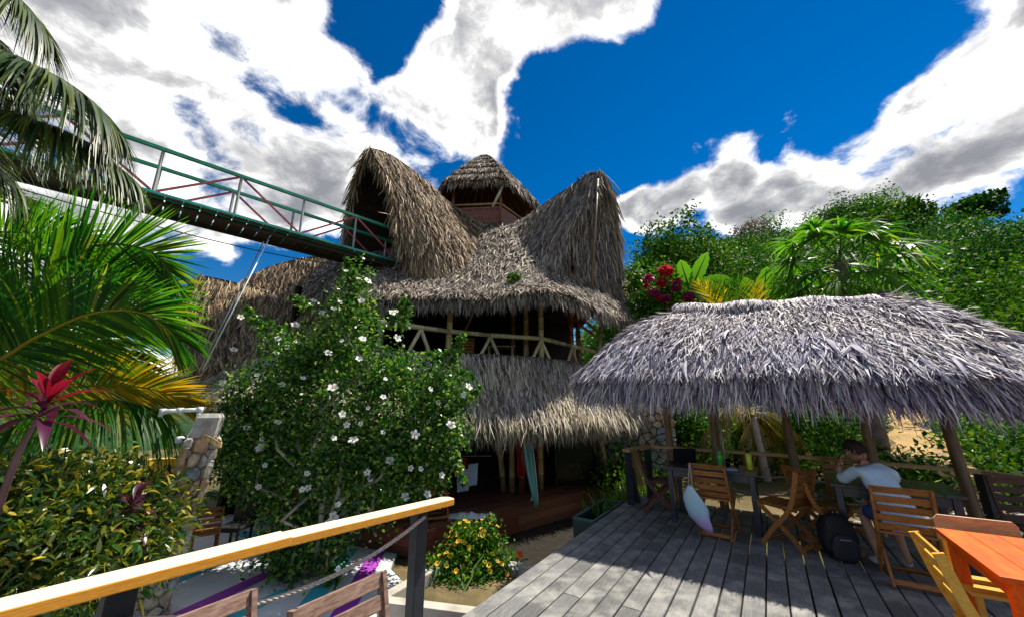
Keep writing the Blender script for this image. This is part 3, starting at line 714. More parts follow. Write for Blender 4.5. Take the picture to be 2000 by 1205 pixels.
def build_palapa():
    t = thing('palapa', 'silvery palm-thatched open shelter roof over the shaded deck tables', 'palapa', D(7, 0, 0))
    zl = 2.10
    U0, U1, W0, W1 = 5.5, 8.5, -2.55, 2.95
    ra, rb = D(7.0, -1.12, 3.22), D(7.0, 1.40, 3.0)
    def wob(p, k): return (p[0] + .05 * math.sin(k * 2.1), p[1] + .05 * math.cos(k * 1.7), p[2] + .03 * math.sin(k * 3.3))
    mid = lambda a, b, s, dz: tuple(a[i] + (b[i] - a[i]) * s + (dz if i == 2 else 0) for i in range(3))
    def slope(top, bot, name, n, lipn, na=24, nd=14):
        m1 = [mid(a, b, .35, .10) for a, b in zip(top, bot)]; m2 = [mid(a, b, .7, .09) for a, b in zip(top, bot)]
        P = grid_surface([top, m1, m2, bot], na, nd)
        P[..., 2] += .035 * np.sin(P[..., 0] * 3.1 + P[..., 1] * 2.3)
        slab('thatch_layer', P, .16, 'thatch_core', t)
        V, Q = thatch_blades(P, n, .32, .0175, 3, .40, .13, .15, lipn, .5, .32, .25, 9)
        o = mesh_np(name, V, Q, 'thatch_silver', t); o['kind'] = 'stuff'
        return P
    c_nl, c_nr, c_fr, c_fl = D(U0, W0 + .2, zl), D(U0 + .05, 2.42, zl - .2), D(U1, 2.7, zl - .1), D(U1, W0, zl)
    n = 7; lerp = lambda a, b: [wob(mid(a, b, i / (n - 1), 0), i + a[0]) for i in range(n)]
    rt = [mid(ra, rb, i / (n - 1), .03 * math.sin(i * 1.9)) for i in range(n)]
    near = slope(rt, lerp(c_nl, c_nr), 'thatch', 40000, 8500)
    slope(rt[::-1], lerp(c_fr, c_fl), 'thatch', 4500, 1300)
    left = lerp(c_fl, c_nl); right = lerp(c_nr, c_fr)
    ro = random.Random(2)
    slope([wob(ra, i * .3) for i in range(n)], left, 'thatch', 9000, 2600)
    slope([wob(rb, i * .3) for i in range(n)], right, 'thatch', 13000, 3600)
    # ridge roll: leaves folded over a pole
    mb = MB().tube([rt[0], *rt[1:]], .05, 10); mb.build('ridge_roll', 'thatch_core', t, smooth=True)
    N = 5200; s = rng.random(N); A, B = np.array(ra), np.array(rb); base = A + (B - A) * s[:, None]; base[:, 2] += .1 + .02 * np.sin(s * 19)
    ax = unit(B - A); sdv = np.cross(ax, [0, 0, 1.0]); sg = np.where(rng.random(N) < .72, 1, -1)[:, None]
    dirv = sdv * sg + rng.normal(0, .16, (N, 1)) * ax + np.array([0, 0, .12])
    V, Q = strips(base, dirv, np.array([0, 0, 1.0]) + rng.normal(0, .25, (N, 3)), rng.uniform(.14, .34, N), rng.uniform(.014, .034, N), 4, rng.uniform(.6, 1.3, N), None, 0.0, .06)
    mesh_np('ridge_thatch', V, Q, 'thatch_silver', t)['kind'] = 'stuff'
    off = np.array(sdv) * .2
    MB().tube([tuple(np.array(p) + off + np.array((0, 0, -.02))) for p in rt], .016, 6).build('ridge_pole', 'post_dark', t)
    # the large dry leaves one can pick out along the near edge
    ml = []
    for k in range(4):
        mb = MB(); seg = 5; L = .38 + .04 * k; W = .042 + .008 * k
        pr = [.5, .95, 1, .8, .5, .08]
        for j in range(seg + 1):
            q = j / seg; z = -.22 * L * q * q; x = .02 * math.sin(q * 3 + k)
            mb.v += [(x - W/2*pr[j], -L*q, z), (x, -L*q, z + .012), (x + W/2*pr[j], -L*q, z)]
        for j in range(seg):
            a = j * 3; mb.f += [(a, a+1, a+4, a+3), (a+1, a+2, a+5, a+4)]
        me = bpy.data.meshes.new('thatch_leaf'); me.from_pydata(mb.v, [], mb.f); me.update(); me.materials.append(MATS['thatch_silver']); ml.append(me)
    rr = random.Random(9); b = t.location
    dn = Vector(D(-1, 0, 0)).normalized()
    for k in range(170):
        i = rr.uniform(0, near.shape[0] - 1.01); j = near.shape[1] - 1 - abs(rr.gauss(0, 3.2)); j = max(2, min(j, near.shape[1] - 1))
        p = near[int(i), int(j)]; o = bpy.data.objects.new('thatch_leaf', rr.choice(ml)); col.objects.link(o); o.parent = t
        tang = near[int(i), min(int(j) + 1, near.shape[1] - 1)] - near[int(i), max(int(j) - 1, 0)]; tang = Vector(tang).normalized()
        q = (-tang).to_track_quat('Y', 'Z'); o.rotation_mode = 'QUATERNION'
        o.rotation_quaternion = q @ Matrix.Rotation(rr.gauss(0, .3), 3, 'Z').to_quaternion() @ Matrix.Rotation(rr.gauss(-.05, .12), 3, 'X').to_quaternion()
        o.location = Vector(p) - b + Vector((0, 0, .07)) + dn * .02
    # posts and beams
    for (u, w, dx) in ((7.38, -1.56, .02), (7.3, -.79, -.05), (7.38, .23, -.06), (7.38, 1.11, 0), (7.38, 1.93, -.03)):
        p0, p1 = Vector(D(u, w, -.2)), Vector(D(u, w + dx, 2.85)); r = .062
        MB().tube([p0.lerp(p1, k / 6) + Vector((random.uniform(-.008, .008), random.uniform(-.008, .008), 0)) for k in range(7)], [r * (1.08 - .03 * k) for k in range(7)], 10).build('post', 'timber', t, smooth=True)
    for a, b2 in ((D(7.38, -2.3, 1.98), D(7.38, 2.7, 1.98)), (D(6.05, -2.0, 2.0), D(6.05, 2.5, 1.98)), (D(8.2, -2.2, 1.85), D(8.2, 2.6, 1.85))):
        MB().tube([a, b2], .05, 8).build('beam', 'timber', t, smooth=True)
    for w in (-1.56, -.79, .23, 1.11, 1.93):
        MB().tube([D(5.7, w, 1.66), D(7.0, w, 2.92)], .028, 6).build('rafter', 'timber', t, smooth=True)
        MB().tube([D(8.3, w, 1.7), D(7.0, w, 2.92)], .028, 6).build('rafter', 'timber', t, smooth=True)
        MB().tube([D(6.05, w, 2.03), D(7.38, w, 2.03)], .04, 6).build('tie_beam', 'timber', t, smooth=True)
build_palapa()

def build_metal_pole():
    MB().tube([D(7.2, -.66, .0), D(7.22, -.74, 1.9)], .014, 8).build('metal_pole', 'steel_grey', smooth=True)
    tag(bpy.data.objects['metal_pole'], 'thin grey metal pole standing beside the palapa post at the laptop table', 'pole')
build_metal_pole()

# ------------------------------------------------------------------ the many-storeyed thatched house
def build_house():
    t = thing('thatched_house', 'tall thatched house with bamboo balcony, two horned dormers and a cupola', 'house', (-1.4, 13, -.45))
    def roof(rows, na, nd, mat, n, L, W, lipn=0, lipL=None, hang=.3, tiers=0, thick=.14, seg=2, jit=.3, lift=.10, droop=.12, lipd=.6, outward=None, core='thatch_core'):
        P = grid_surface(rows, na, nd)
        slab('thatch_layer', P, thick, core, t)
        V, Q = thatch_blades(P, n, L, W, seg, jit, lift, droop, lipn, lipd, lipL, hang, tiers, outward)
        mesh_np('thatch', V, Q, mat, t)['kind'] = 'stuff'
        return P
    # ring roof over the balcony
    lip = [(-6.14,10.82,4.40), (-3.91,9.60,4.40), (-2.03,9.45,4.40), (-0.54,9.40,4.40), (1.04,9.03,4.40), (2.41,10.58,4.40), (4.15,12.54,4.40), (5.16,13.75,4.35)]
    mid = [(-5.87,10.20,4.85), (-4.25,10.30,5.10), (-2.23,10.30,5.07), (-0.53,10.50,5.42), (0.89,10.20,5.16), (2.46,11.40,5.12), (4.17,13.20,5.12), (5.06,14.20,5.01)]
    top = [(-6.32,12.00,6.24), (-4.76,12.40,6.88), (-2.43,12.60,7.36), (-0.64,13.20,8.36), (1.14,12.80,7.45), (2.70,13.20,6.70), (4.28,14.50,6.28), (5.20,15.50,5.93)]
    roof([top, mid, lip], 48, 16, 'thatch_grey', 17000, .40, .034, 6500, .34, .25, 0, .30, 2, .5)
    # left dormer: slope towards us, slope away, both from one curling ridge
    lr = [(-4.86,11.00,10.06), (-4.44,11.30,10.12), (-3.89,11.80,10.00), (-3.20,12.50,9.72), (-2.42,13.20,9.20), (-1.33,13.60,8.66)]
    lm1 = [(-3.95,10.75,8.41), (-3.64,11.00,8.43), (-3.11,11.30,8.23), (-2.53,11.90,8.12), (-1.80,12.60,8.02), (-1.03,13.20,8.02)]
    lm2 = [(-3.57,10.60,6.97), (-3.12,10.70,6.85), (-2.52,10.90,6.77), (-1.86,11.40,6.86), (-1.36,12.20,7.18), (-0.81,12.90,7.50)]
    lb = [(-2.96,10.50,5.45), (-2.62,10.40,5.10), (-2.01,10.50,5.18), (-1.35,10.90,5.56), (-0.86,11.70,6.21), (-0.59,12.50,6.92)]
    roof([lr, lm1, lm2, lb], 30, 18, 'thatch_brown', 10500, .62, .032, 2400, .5, .4, 0, .12, 3, .16, .12, .14)
    ll1 = [(-5.45,11.60,9.35), (-5.27,12.20,9.64), (-4.81,13.00,9.71), (-4.22,13.80,9.73), (-3.28,14.40,9.60), (-2.23,14.80,9.32)]
    ll2 = [(-5.76,12.00,7.97), (-5.60,12.60,8.18), (-5.13,13.40,8.38), (-4.57,14.20,8.55), (-3.53,14.80,8.60), (-2.48,15.20,8.54)]
    lbb = [(-5.84,12.20,6.22), (-5.74,12.90,6.48), (-5.34,13.80,6.82), (-4.79,14.60,7.12), (-3.77,15.20,7.34), (-2.73,15.60,7.49)]
    roof([lr, ll1, ll2, lbb], 26, 16, 'thatch_brown', 5200, .6, .03, 900, .5, .4, 0, .12, 3, .16, .16, .14, .6, (-1, -.2, .4))
    # leaves hanging round both gable edges
    def fringe(edge, n, L, outd, mat='thatch_brown', spread=.25):
        E = catmull(edge, 60); i = rng.integers(0, 59, n); p = E[i] + (E[i + 1] - E[i]) * rng.random((n, 1)); d = unit(E[np.minimum(i + 2, 59)] - E[i])
        dirv = d * .75 + np.array(outd) * rng.uniform(.0, .45, (n, 1)) + rng.normal(0, spread, (n, 3)); dirv[:, 2] -= .5
        V, Q = strips(p + rng.normal(0, .05, (n, 3)), dirv, rng.normal(0, 1, (n, 3)), L * rng.uniform(.5, 1.4, n), .03 * rng.uniform(.6, 1.5, n), 3, rng.uniform(.1, .5, n))
        mesh_np('gable_fringe', V, Q, mat, t)['kind'] = 'stuff'
    fringe([lr[0], lm1[0], lm2[0], lb[0]], 900, .5, (-.2, -1, 0))
    fringe([lr[0], ll1[0], ll2[0], lbb[0]], 800, .5, (-.5, -.8, 0))
    # right dormer
    rr_ = [(3.12,11.60,9.57), (2.75,11.90,9.65), (2.09,12.30,9.36), (1.33,12.80,9.06), (0.50,13.30,8.66), (-0.31,13.70,8.48)]
    rm1 = [(2.61,11.40,8.23), (2.24,11.50,8.09), (1.60,11.80,7.87), (0.92,12.20,7.78), (0.23,12.80,7.83), (-0.40,13.30,7.94)]
    rm2 = [(1.87,11.20,6.87), (1.53,11.20,6.73), (1.01,11.40,6.64), (0.48,11.70,6.66), (-0.04,12.40,6.96), (-0.48,13.00,7.34)]
    rb_ = [(1.34,10.80,5.23), (1.08,10.70,5.13), (0.62,10.70,5.17), (0.16,11.00,5.43), (-0.26,11.80,6.03), (-0.56,12.60,6.76)]
    roof([rr_, rm1, rm2, rb_], 28, 16, 'thatch_grey', 8500, .45, .03, 1700, .42, .4, 0, .12, 2, .22, .1, .12)
    rr1 = [(3.65,12.40,9.02), (3.58,13.00,9.22), (3.10,13.60,9.15), (2.36,14.20,9.13), (1.33,14.80,9.08), (0.23,15.20,8.91)]
    rr2 = [(3.91,12.90,7.50), (3.87,13.60,7.71), (3.46,14.20,7.75), (2.84,14.80,7.89), (1.81,15.40,7.90), (0.69,15.80,7.81)]
    rbb = [(3.85,12.90,5.46), (3.96,13.80,5.77), (3.67,14.60,6.12), (3.06,15.20,6.42), (2.05,15.80,6.72), (0.94,16.20,6.97)]
    roof([rr_, rr1, rr2, rbb], 26, 16, 'thatch_grey', 5600, .6, .03, 900, .5, .4, 0, .12, 3, .14, .14, .12, .6, (1, -.3, .4))
    fringe([rr_[0], rm1[0], rm2[0], rb_[0]], 700, .45, (.3, -.9, 0), 'thatch_grey')
    fringe([rr_[0], rr1[0], rr2[0], rbb[0]], 1300, .75, (.2, -.9, 0), 'thatch_grey', .16)
    # inside face of the far slope, seen through the open gable
    n = 1500; E = grid_surface([rr_, rr1, rr2, rbb], 26, 16)[:9]; i = rng.integers(0, 8, n); j = rng.integers(0, 14, n)
    p = E[i, j] + (E[i, j + 1] - E[i, j]) * rng.random((n, 1)) + np.array((-.2, -.12, 0)); dirv = unit(E[i, j + 1] - E[i, j]) + rng.normal(0, .1, (n, 3))
    V, Q = strips(p, dirv, np.array((-.8, -.5, 0)) + rng.normal(0, .4, (n, 3)), rng.uniform(.4, .8, n), .035, 3, .1); mesh_np('inner_thatch', V, Q, 'thatch_grey', t)['kind'] = 'stuff'
    roof([[(2.90,11.90,8.99), (3.14,11.90,9.40), (3.43,12.10,9.11)], [(2.14,11.60,7.00), (2.86,12.00,7.19), (3.77,12.70,7.41)], [(1.98,11.40,5.40), (2.74,11.90,5.38), (3.73,12.70,5.44)]], 14, 10, 'thatch_grey', 2600, .6, .03, 500, .4, .4, 0, .06, 3, .12, .1, .05, .4, (.3, -1, 0))
    for a, b in (((2.97,11.40,9.11), (2.58,11.50,5.26)), ((1.83,11.15,6.79), (1.81,11.10,5.38))):
        MB().tube([a, b], .042, 8).build('gable_post', 'timber', t, smooth=True)
    # third-floor room behind the gables
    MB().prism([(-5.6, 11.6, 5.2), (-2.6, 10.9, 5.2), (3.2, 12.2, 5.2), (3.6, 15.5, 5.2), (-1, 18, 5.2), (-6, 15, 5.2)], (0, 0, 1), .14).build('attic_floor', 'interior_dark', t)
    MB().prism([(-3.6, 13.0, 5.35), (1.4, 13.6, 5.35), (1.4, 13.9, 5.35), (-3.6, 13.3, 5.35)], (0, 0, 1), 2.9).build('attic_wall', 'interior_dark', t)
    # cupola
    cx, cyy, ze, zp = -1.3, 15.4, 10.15, 13.05
    ang = [R(a) for a in (-5, 55, 115, 175, 235, 295)]; eave = [(cx + 2.65 * math.cos(a), cyy + 2.65 * math.sin(a), ze) for a in ang]; peak = (cx + .05, cyy, zp)
    for k in range(6):
        a, b = eave[k], eave[(k + 1) % 6]
        m = lambda p, s, dz=0: tuple(peak[i] + (p[i] - peak[i]) * s + (dz if i == 2 else 0) for i in range(3))
        pl = lambda s, dz=0: [m(a, s, dz), m(tuple((a[i] + b[i]) / 2 for i in range(3)), s, dz), m(b, s, dz)]
        front = k in (3, 4, 5)
        roof([pl(.04), pl(.5, .14), pl(1)], 10, 9, 'thatch_grey', 1500 if front else 500, .36, .034, 420 if front else 120, .24, .4, 6, .13, 2, .35, .08, .1, .5, None, 'thatch_under')
        ip = [c for c in zip(*[(m(a, s, -.2)) for s in (.15, 1.0)])]
        MB().tube([m(a, .1, -.2), m(a, 1.0, -.16)], .05, 6).build('rafter', 'timber_red', t)
        for f in (.25, .5, .75):
            e = tuple(a[i] + (b[i] - a[i]) * f for i in range(3)); MB().tube([m(e, .1, -.18), m(e, 1.0, -.14)], .025, 6).build('rafter', 'timber_red', t)
        q = (cx + 1.95 * math.cos(ang[k]), cyy + 1.95 * math.sin(ang[k])); q2 = (cx + 1.95 * math.cos(ang[(k + 1) % 6]), cyy + 1.95 * math.sin(ang[(k + 1) % 6]))
        MB().tube([(*q, 8.2), (*q, 10.75)], .06, 8).build('cupola_post', 'timber_red', t, smooth=True)
        MB().tube([(*q, 9.45), (*q2, 9.45)], .045, 6).build('cupola_rail', 'bamboo', t, smooth=True)
        for z in np.arange(8.35, 9.35, .085):      # split-bamboo matting of the low wall
            MB().bar((*q, z), (*q2, z), .02, .07).build('slat', 'timber_red', t)
    MB().tube([(-0.75,13.00,8.93), (-0.35,13.20,10.02)], .055, 8).build('cupola_brace', 'bamboo_pale', t, smooth=True)
    MB().lathe([(1.9, 0), (1.9, .1)], 6, (cx, cyy, 8.2)).build('cupola_floor', 'timber', t)
    MB().lathe([(3.4, 0), (1.9, 1.6)], 8, (cx, cyy + .6, 6.6)).build('roof_core', 'thatch_core', t)
    # left wing: curved roof behind and small gable in front
    wr = [(-5.74,12.00,6.11), (-7.00,12.60,6.74), (-8.12,12.60,6.55), (-8.93,12.40,6.10), (-9.30,12.00,5.48)]
    wb = [(-4.25,9.80,3.57), (-5.53,10.40,3.69), (-6.53,10.60,3.73), (-7.35,10.60,3.73), (-8.30,10.60,3.66)]
    roof([wr, wb], 26, 12, 'thatch_brown', 5200, .5, .032, 800, .4, .3, 0, .14, 2, .25)
    wbk = [(-5.88,15.50,7.46), (-8.13,16.00,7.27), (-9.49,16.00,7.03), (-10.82,16.00,6.67), (-11.76,15.50,6.16)]
    roof([wr, wbk], 20, 8, 'thatch_brown', 900, .5, .032, 0)
    gr = [(-8.99,10.20,5.19), (-8.66,10.50,5.18), (-8.17,10.80,5.10), (-7.71,11.20,4.99), (-7.27,11.60,4.77)]
    gb = [(-7.91,9.20,2.62), (-7.57,9.40,2.64), (-7.25,9.70,2.74), (-6.74,10.00,2.91), (-6.19,10.30,3.09)]
    gm = [(-8.63,9.75,3.99), (-8.22,9.95,3.96), (-7.81,10.25,3.99), (-7.24,10.60,4.00), (-6.71,10.90,3.98)]
    roof([gr, gm, gb], 22, 14, 'thatch_brown', 6200, .5, .03, 1100, .42, .4, 0, .14, 3, .2, .12, .12)
    gm2 = [(-10.14,11.20,4.50), (-10.05,11.80,4.65), (-9.68,12.20,4.66), (-9.27,12.60,4.67), (-8.81,13.00,4.67)]
    gk = [(-10.49,11.80,2.98), (-10.38,12.40,3.05), (-10.04,12.80,3.27), (-9.45,13.20,3.32), (-8.99,13.60,3.37)]
    roof([gr, gm2, gk], 18, 10, 'thatch_brown', 2200, .5, .03, 400, .4, .4, 0, .12, 3, .2, .12, .12, .6, (-1, 0, .5))
    fringe([gr[0], gm[0], gb[0]], 600, .4, (-.3, -.9, 0)); fringe([gr[0], gm2[0], gk[0]], 500, .4, (-.6, -.6, 0))
    MB().prism([(-9.43,10.90,4.99), (-8.61,10.20,2.80), (-9.99,11.60,2.96)], (.5, .8, 0), .1).build('gable_wall', 'interior_dark', t)
    # skirt roof over the ground floor
    st = [(-9.34,11.40,2.70), (-5.76,9.50,2.85), (-2.95,8.92,2.85), (-1.26,9.17,2.82), (0.00,9.41,2.80), (1.21,10.34,2.80), (2.69,11.92,2.78), (5.13,16.10,2.70)]
    sm = [(-8.02,9.53,2.27), (-5.81,8.91,2.29), (-3.16,8.64,2.16), (-1.06,8.76,2.07), (0.00,8.98,2.03), (1.19,9.79,2.07), (2.57,10.64,1.99), (4.08,11.68,1.95)]
    sb = [(-8.29,9.35,2.17), (-5.87,8.40,1.86), (-3.18,7.96,1.54), (-0.85,7.99,1.44), (0.00,8.21,1.40), (1.18,8.93,1.38), (2.51,9.97,1.38), (4.23,11.17,1.49)]
    roof([st, sm, sb], 46, 14, 'thatch_pale', 16000, .58, .022, 5600, .46, .9, 0, .12, 3, .18, .10, .14, .3)
    # far eave tip showing past the right dormer
    e0 = [(4.64,16.00,7.20), (5.30,16.30,7.06), (5.88,16.60,6.85)]; e1 = [(4.43,15.40,6.48), (5.11,15.60,6.40), (5.75,15.80,6.32)]
    roof([e0, e1], 8, 5, 'thatch_brown', 500, .3, .03, 260, .25, .4)
    # floors, walls, posts
    fl = [(-6.5, 9.6), (-3.5, 8.75), (-1.7, 9.8), (-.6, 10.35), (.95, 10.8), (1.95, 11.85), (3.4, 13.4), (3.4, 17.5), (-6.5, 17.5)]
    MB().prism([(x, y, 2.42) for x, y in fl], (0, 0, 1), .16).build('upper_floor', 'timber', t)
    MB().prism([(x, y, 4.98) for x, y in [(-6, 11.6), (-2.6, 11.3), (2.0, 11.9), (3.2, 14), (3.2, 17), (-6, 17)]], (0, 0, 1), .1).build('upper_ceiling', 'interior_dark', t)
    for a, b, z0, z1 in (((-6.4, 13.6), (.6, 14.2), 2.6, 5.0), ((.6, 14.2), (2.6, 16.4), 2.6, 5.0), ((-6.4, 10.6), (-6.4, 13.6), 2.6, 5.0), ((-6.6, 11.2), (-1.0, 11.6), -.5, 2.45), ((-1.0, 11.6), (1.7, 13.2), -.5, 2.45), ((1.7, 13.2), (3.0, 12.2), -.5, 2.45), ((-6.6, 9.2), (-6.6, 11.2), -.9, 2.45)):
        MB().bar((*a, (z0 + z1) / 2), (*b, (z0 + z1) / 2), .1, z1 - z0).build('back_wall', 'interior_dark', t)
    posts = [((-1.72, 10.0), 'bamboo'), ((.02, 12.4), 'timber'), ((.42, 11.35), 'bamboo'), ((.86, 10.98), 'bamboo_pale'), ((1.95, 12.15), 'timber_red'), ((2.25, 12.55), 'timber_red')]
    for (x, y), m in posts: bamboo_post((x, y, 2.58), (x + .02, y + .05, 4.55 if y < 10.5 else 4.9), .085, m, t)
    bamboo_post((-3.52, 9.8, 2.58), (-3.5, 9.85, 4.45), .085, 'bamboo_pale', t)
    bamboo_post((2.95, 13.15, 2.58), (3.35, 13.35, 4.75), .07, 'bamboo_pale', t)
    rl = [(-3.25, 8.8, 3.52), (-1.7, 9.92, 3.5), (-.6, 10.48, 3.49), (.86, 10.9, 3.47), (1.9, 12.0, 3.42), (3.1, 13.3, 3.36)]
    for a, b in zip(rl[:-1], rl[1:]): bamboo_post(a, b, .068, 'bamboo_pale', t, 'balcony_rail')
    def vb(apex, d, wdt):
        ax = Vector(apex); d = Vector((*d, 0)).normalized()
        for s in (-1, 1): bamboo_post(ax, ax + d * wdt * s + Vector((0, 0, -.88)), .05, 'bamboo_pale', t, 'brace', False)
    vb((-2.35, 9.45, 3.46), (.8, .6), .42); vb((-.62, 10.46, 3.44), (.9, .4), .45); vb((.86, 10.9, 3.42), (.8, .55), .5); vb((1.95, 12.05, 3.36), (.65, .75), .5); vb((3.05, 13.25, 3.3), (.65, .75), .45)
    MB().tube([(1.83,12.60,4.63), (3.12,14.00,4.10)], .05, 6).build('stair_rail', 'timber_red', t); MB().tube([(2.00,12.60,4.85), (3.28,14.00,4.24)], .05, 6).build('stair_rail', 'timber_red', t)
    # ground-floor posts
    for p0, p1, m in (((-0.19,9.85,0.17), (-0.40,9.32,1.46), 'bamboo'), ((0.00,9.76,-0.28), (0.00,9.32,1.46), 'bamboo'), ((0.22,9.59,-0.41), (0.27,9.21,1.12), 'timber_red'), ((0.72,10.04,-0.15), (0.67,9.64,1.46), 'bamboo'),
                      ((2.41,10.79,0.54), (1.99,10.33,1.58), 'timber'), ((2.56,10.63,0.38), (2.24,10.33,1.58), 'bamboo')):
        bamboo_post((p0[0], p0[1], -.45), p1, .07, m, t)
build_house()

def build_platform():
    root = bpy.data.objects.new('house_floor', None); col.objects.link(root); root['kind'] = 'structure'; root.location = (0, 9, -.45)
    a, b = Vector((-1.43, 7.0, -.45)), Vector((3.1, 10.9, -.45)); d = (b - a).normalized(); nrm = Vector((-d.y, d.x, 0))
    for k in range(22):
        o0 = nrm * (k * .155); e0, e1 = a + o0 - d * (.0 if k < 1 else .10 * k), b + o0 + d * .2
        cut = random.uniform(.3, .7)
        for s0, s1 in ((0, cut - .002), (cut + .002, 1)):
            MB().bar(e0.lerp(e1, s0) - Vector((0, 0, .02)) + nrm * .075, e0.lerp(e1, s1) - Vector((0, 0, .02)) + nrm * .075, .148, .04).build('plank', 'platform_wood', root, centre=True)
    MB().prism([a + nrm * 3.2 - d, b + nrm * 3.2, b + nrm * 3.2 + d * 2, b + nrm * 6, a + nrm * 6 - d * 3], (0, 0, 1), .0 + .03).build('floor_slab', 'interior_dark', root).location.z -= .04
    for k, (z0, z1) in enumerate(((-.47, -.60), (-.605, -.74), (-.745, -.88))):
        for s0, s1 in ((0, .34), (.342, .7), (.702, 1)):
            MB().bar(a.lerp(b, s0) + Vector((0, 0, (z0 + z1) / 2 + .45)) - nrm * .01, a.lerp(b, s1) + Vector((0, 0, (z0 + z1) / 2 + .45)) - nrm * .01, .03, z0 - z1).build('fascia_board', 'platform_wood' if s0 > .3 else 'red_wood', root, centre=True)
    # return face towards the painted patio
    c = Vector((-3.4, 7.78, -.45))
    for z0, z1 in ((-.47, -.60), (-.605, -.74), (-.745, -.88)):
        MB().bar(a + Vector((0, 0, (z0 + z1) / 2 + .45)) - d * .02, c + Vector((0, 0, (z0 + z1) / 2 + .45)), .03, z0 - z1).build('fascia_board', 'red_wood', root, centre=True)
build_platform()

def build_bridge():
    A, B = Vector((-13.4, 1.25, 5.9)), Vector((-3.25, 11.5, 5.88)); d = (B - A).normalized(); s = Vector((-d.y, d.x, 0)); L = (B - A).length
    t = thing('footbridge', 'green painted steel footbridge with red truss diagonals crossing to the upper dormer', 'bridge', (A.x, A.y, A.z))
    W = .95; Hh = 1.12
    at = lambda q, side, z: A + d * q + s * (side * W) + Vector((0, 0, z))
    for side in (0, 1):
        MB().bar(at(0, side, .04), at(L, side, .04), .06, .13).build('edge_beam', 'bridge_teal', t)
        MB().bar(at(0, side, Hh), at(L - .15, side, Hh), .07, .075).build('top_rail', 'bridge_green', t)
        q0 = L - .55; k = 0
        while q0 > .3:
            MB().bar(at(q0, side, .1), at(q0, side, Hh - .03), .045, .04).build('rail_post', 'bridge_grey', t)
            q1 = q0 - 1.42
            if k % 2 == 0: p, r = at(q0 - .05, side, .12), at(q1 + .05, side, Hh - .05)
            else: p, r = at(q0 - .05, side, Hh - .05), at(q1 + .05, side, .12)
            if q1 > 0: MB().bar(p, r, .035, .045).build('diagonal', 'bridge_red', t)
            q0 = q1; k += 1
    q = 0; i = 0
    while q < L:
        w = .30
        MB().bar(at(q + w/2, -.12, .0), at(q + w/2, 1.12, .0), w - .022, .035).build('deck_plank', 'bridge_plank', t); q += w; i += 1
    for sd_ in (.12, .88): MB().bar(at(0, sd_, -.10), at(L, sd_, -.07), .06, .09).build('stringer', 'bridge_plank', t)
build_bridge()

def build_cables():
    for k, (p, q) in enumerate((((-6.15,8.70,5.60), (-6.32,7.68,2.28)), ((-6.34,8.80,5.61), (-6.57,7.89,2.24)))):
        o = MB().tube([p, q], .013, 6).build('stay_cable', 'pole_white' if k == 0 else 'steel_grey', smooth=True)
        tag(o, ('pale blue stay rope slanting from the footbridge to the lower thatch', 'thin grey stay wire beside the pale rope under the footbridge')[k], 'cable')
    o = MB().tube([tuple(p) for p in catmull([(-10.5, 4.3, 5.55), (-8, 6.9, 5.3), (-5.6, 9.3, 5.32), (-3.3, 11.5, 5.75)], 24)], .012, 6).build('power_line', 'black', smooth=True)
    tag(o, 'thin black line sagging beneath the footbridge', 'cable')
build_cables()

# ------------------------------------------------------------------ plants
def blob_points(n, ells, shell=.55):
    """points in a union of ellipsoids (centre, radii), denser towards the surface"""
    w = np.array([e[1][0] * e[1][1] * e[1][2] for e in ells]) ** .67; w /= w.sum(); k = rng.choice(len(ells), n, p=w)
    C = np.array([e[0] for e in ells])[k]; S = np.array([e[1] for e in ells])[k]
    d = unit(rng.normal(size=(n, 3))); r = shell + (1 - shell) * rng.random((n, 1)) ** .6
    r *= 1 + rng.normal(0, .07, (n, 1))
    return C + d * S * r, d

def clumped(n, ells, per=22, spread=.16, shell=.55):
    m = max(1, n // per); c, d = blob_points(m, ells, shell); c = np.repeat(c, per, 0); d = np.repeat(d, per, 0)
    return c + rng.normal(0, spread, c.shape), d

def flower_mesh(name, petals, rad, mat, eye=None, cup=.35, width=.62, stamen=0.0):
    mb = MB()
    for k in range(petals):
        a = 2 * math.pi * k / petals; ca, sa = math.cos(a), math.sin(a)
        def P(r, s, z): return (ca * r - sa * s, sa * r + ca * s, z)
        w = rad * width
        mb.add([P(rad*.06, 0, 0), P(rad*.55, -w*.5, rad*cup*.5), P(rad*.95, -w*.3, rad*cup*.72), P(rad, w*.25, rad*cup*.68), P(rad*.55, w*.5, rad*cup*.56)], [(0, 1, 2, 3, 4)])
    nf = len(mb.f)
    if stamen: mb.tube([(0, 0, 0), (rad*.05, 0, stamen)], [rad*.07, rad*.05], 5)
    if eye: mb.lathe([(rad*.18, .0), (rad*.12, rad*.22)], 6, (0, 0, rad*.02))
    me = bpy.data.meshes.new(name); me.from_pydata(mb.v, [], mb.f); me.update(); me.materials.append(MATS[mat]); me.materials.append(MATS['flower_eye'])
    for i, p in enumerate(me.polygons): p.material_index = 0 if i < nf else 1
    return me
def put_flowers(parent, me, pts, dirs, name='flower', smin=.8, smax=1.2, seed=1):
    r = random.Random(seed); b = base_of(parent)
    for p, d in zip(pts, dirs):
        o = bpy.data.objects.new(name, me); col.objects.link(o); o.parent = parent; o.location = Vector(p) - b
        o.rotation_mode = 'QUATERNION'; o.rotation_quaternion = Vector(d).to_track_quat('Z', 'Y') @ Matrix.Rotation(r.uniform(0, 6), 3, 'Z').to_quaternion()
        s = r.uniform(smin, smax); o.scale = (s, s, s)

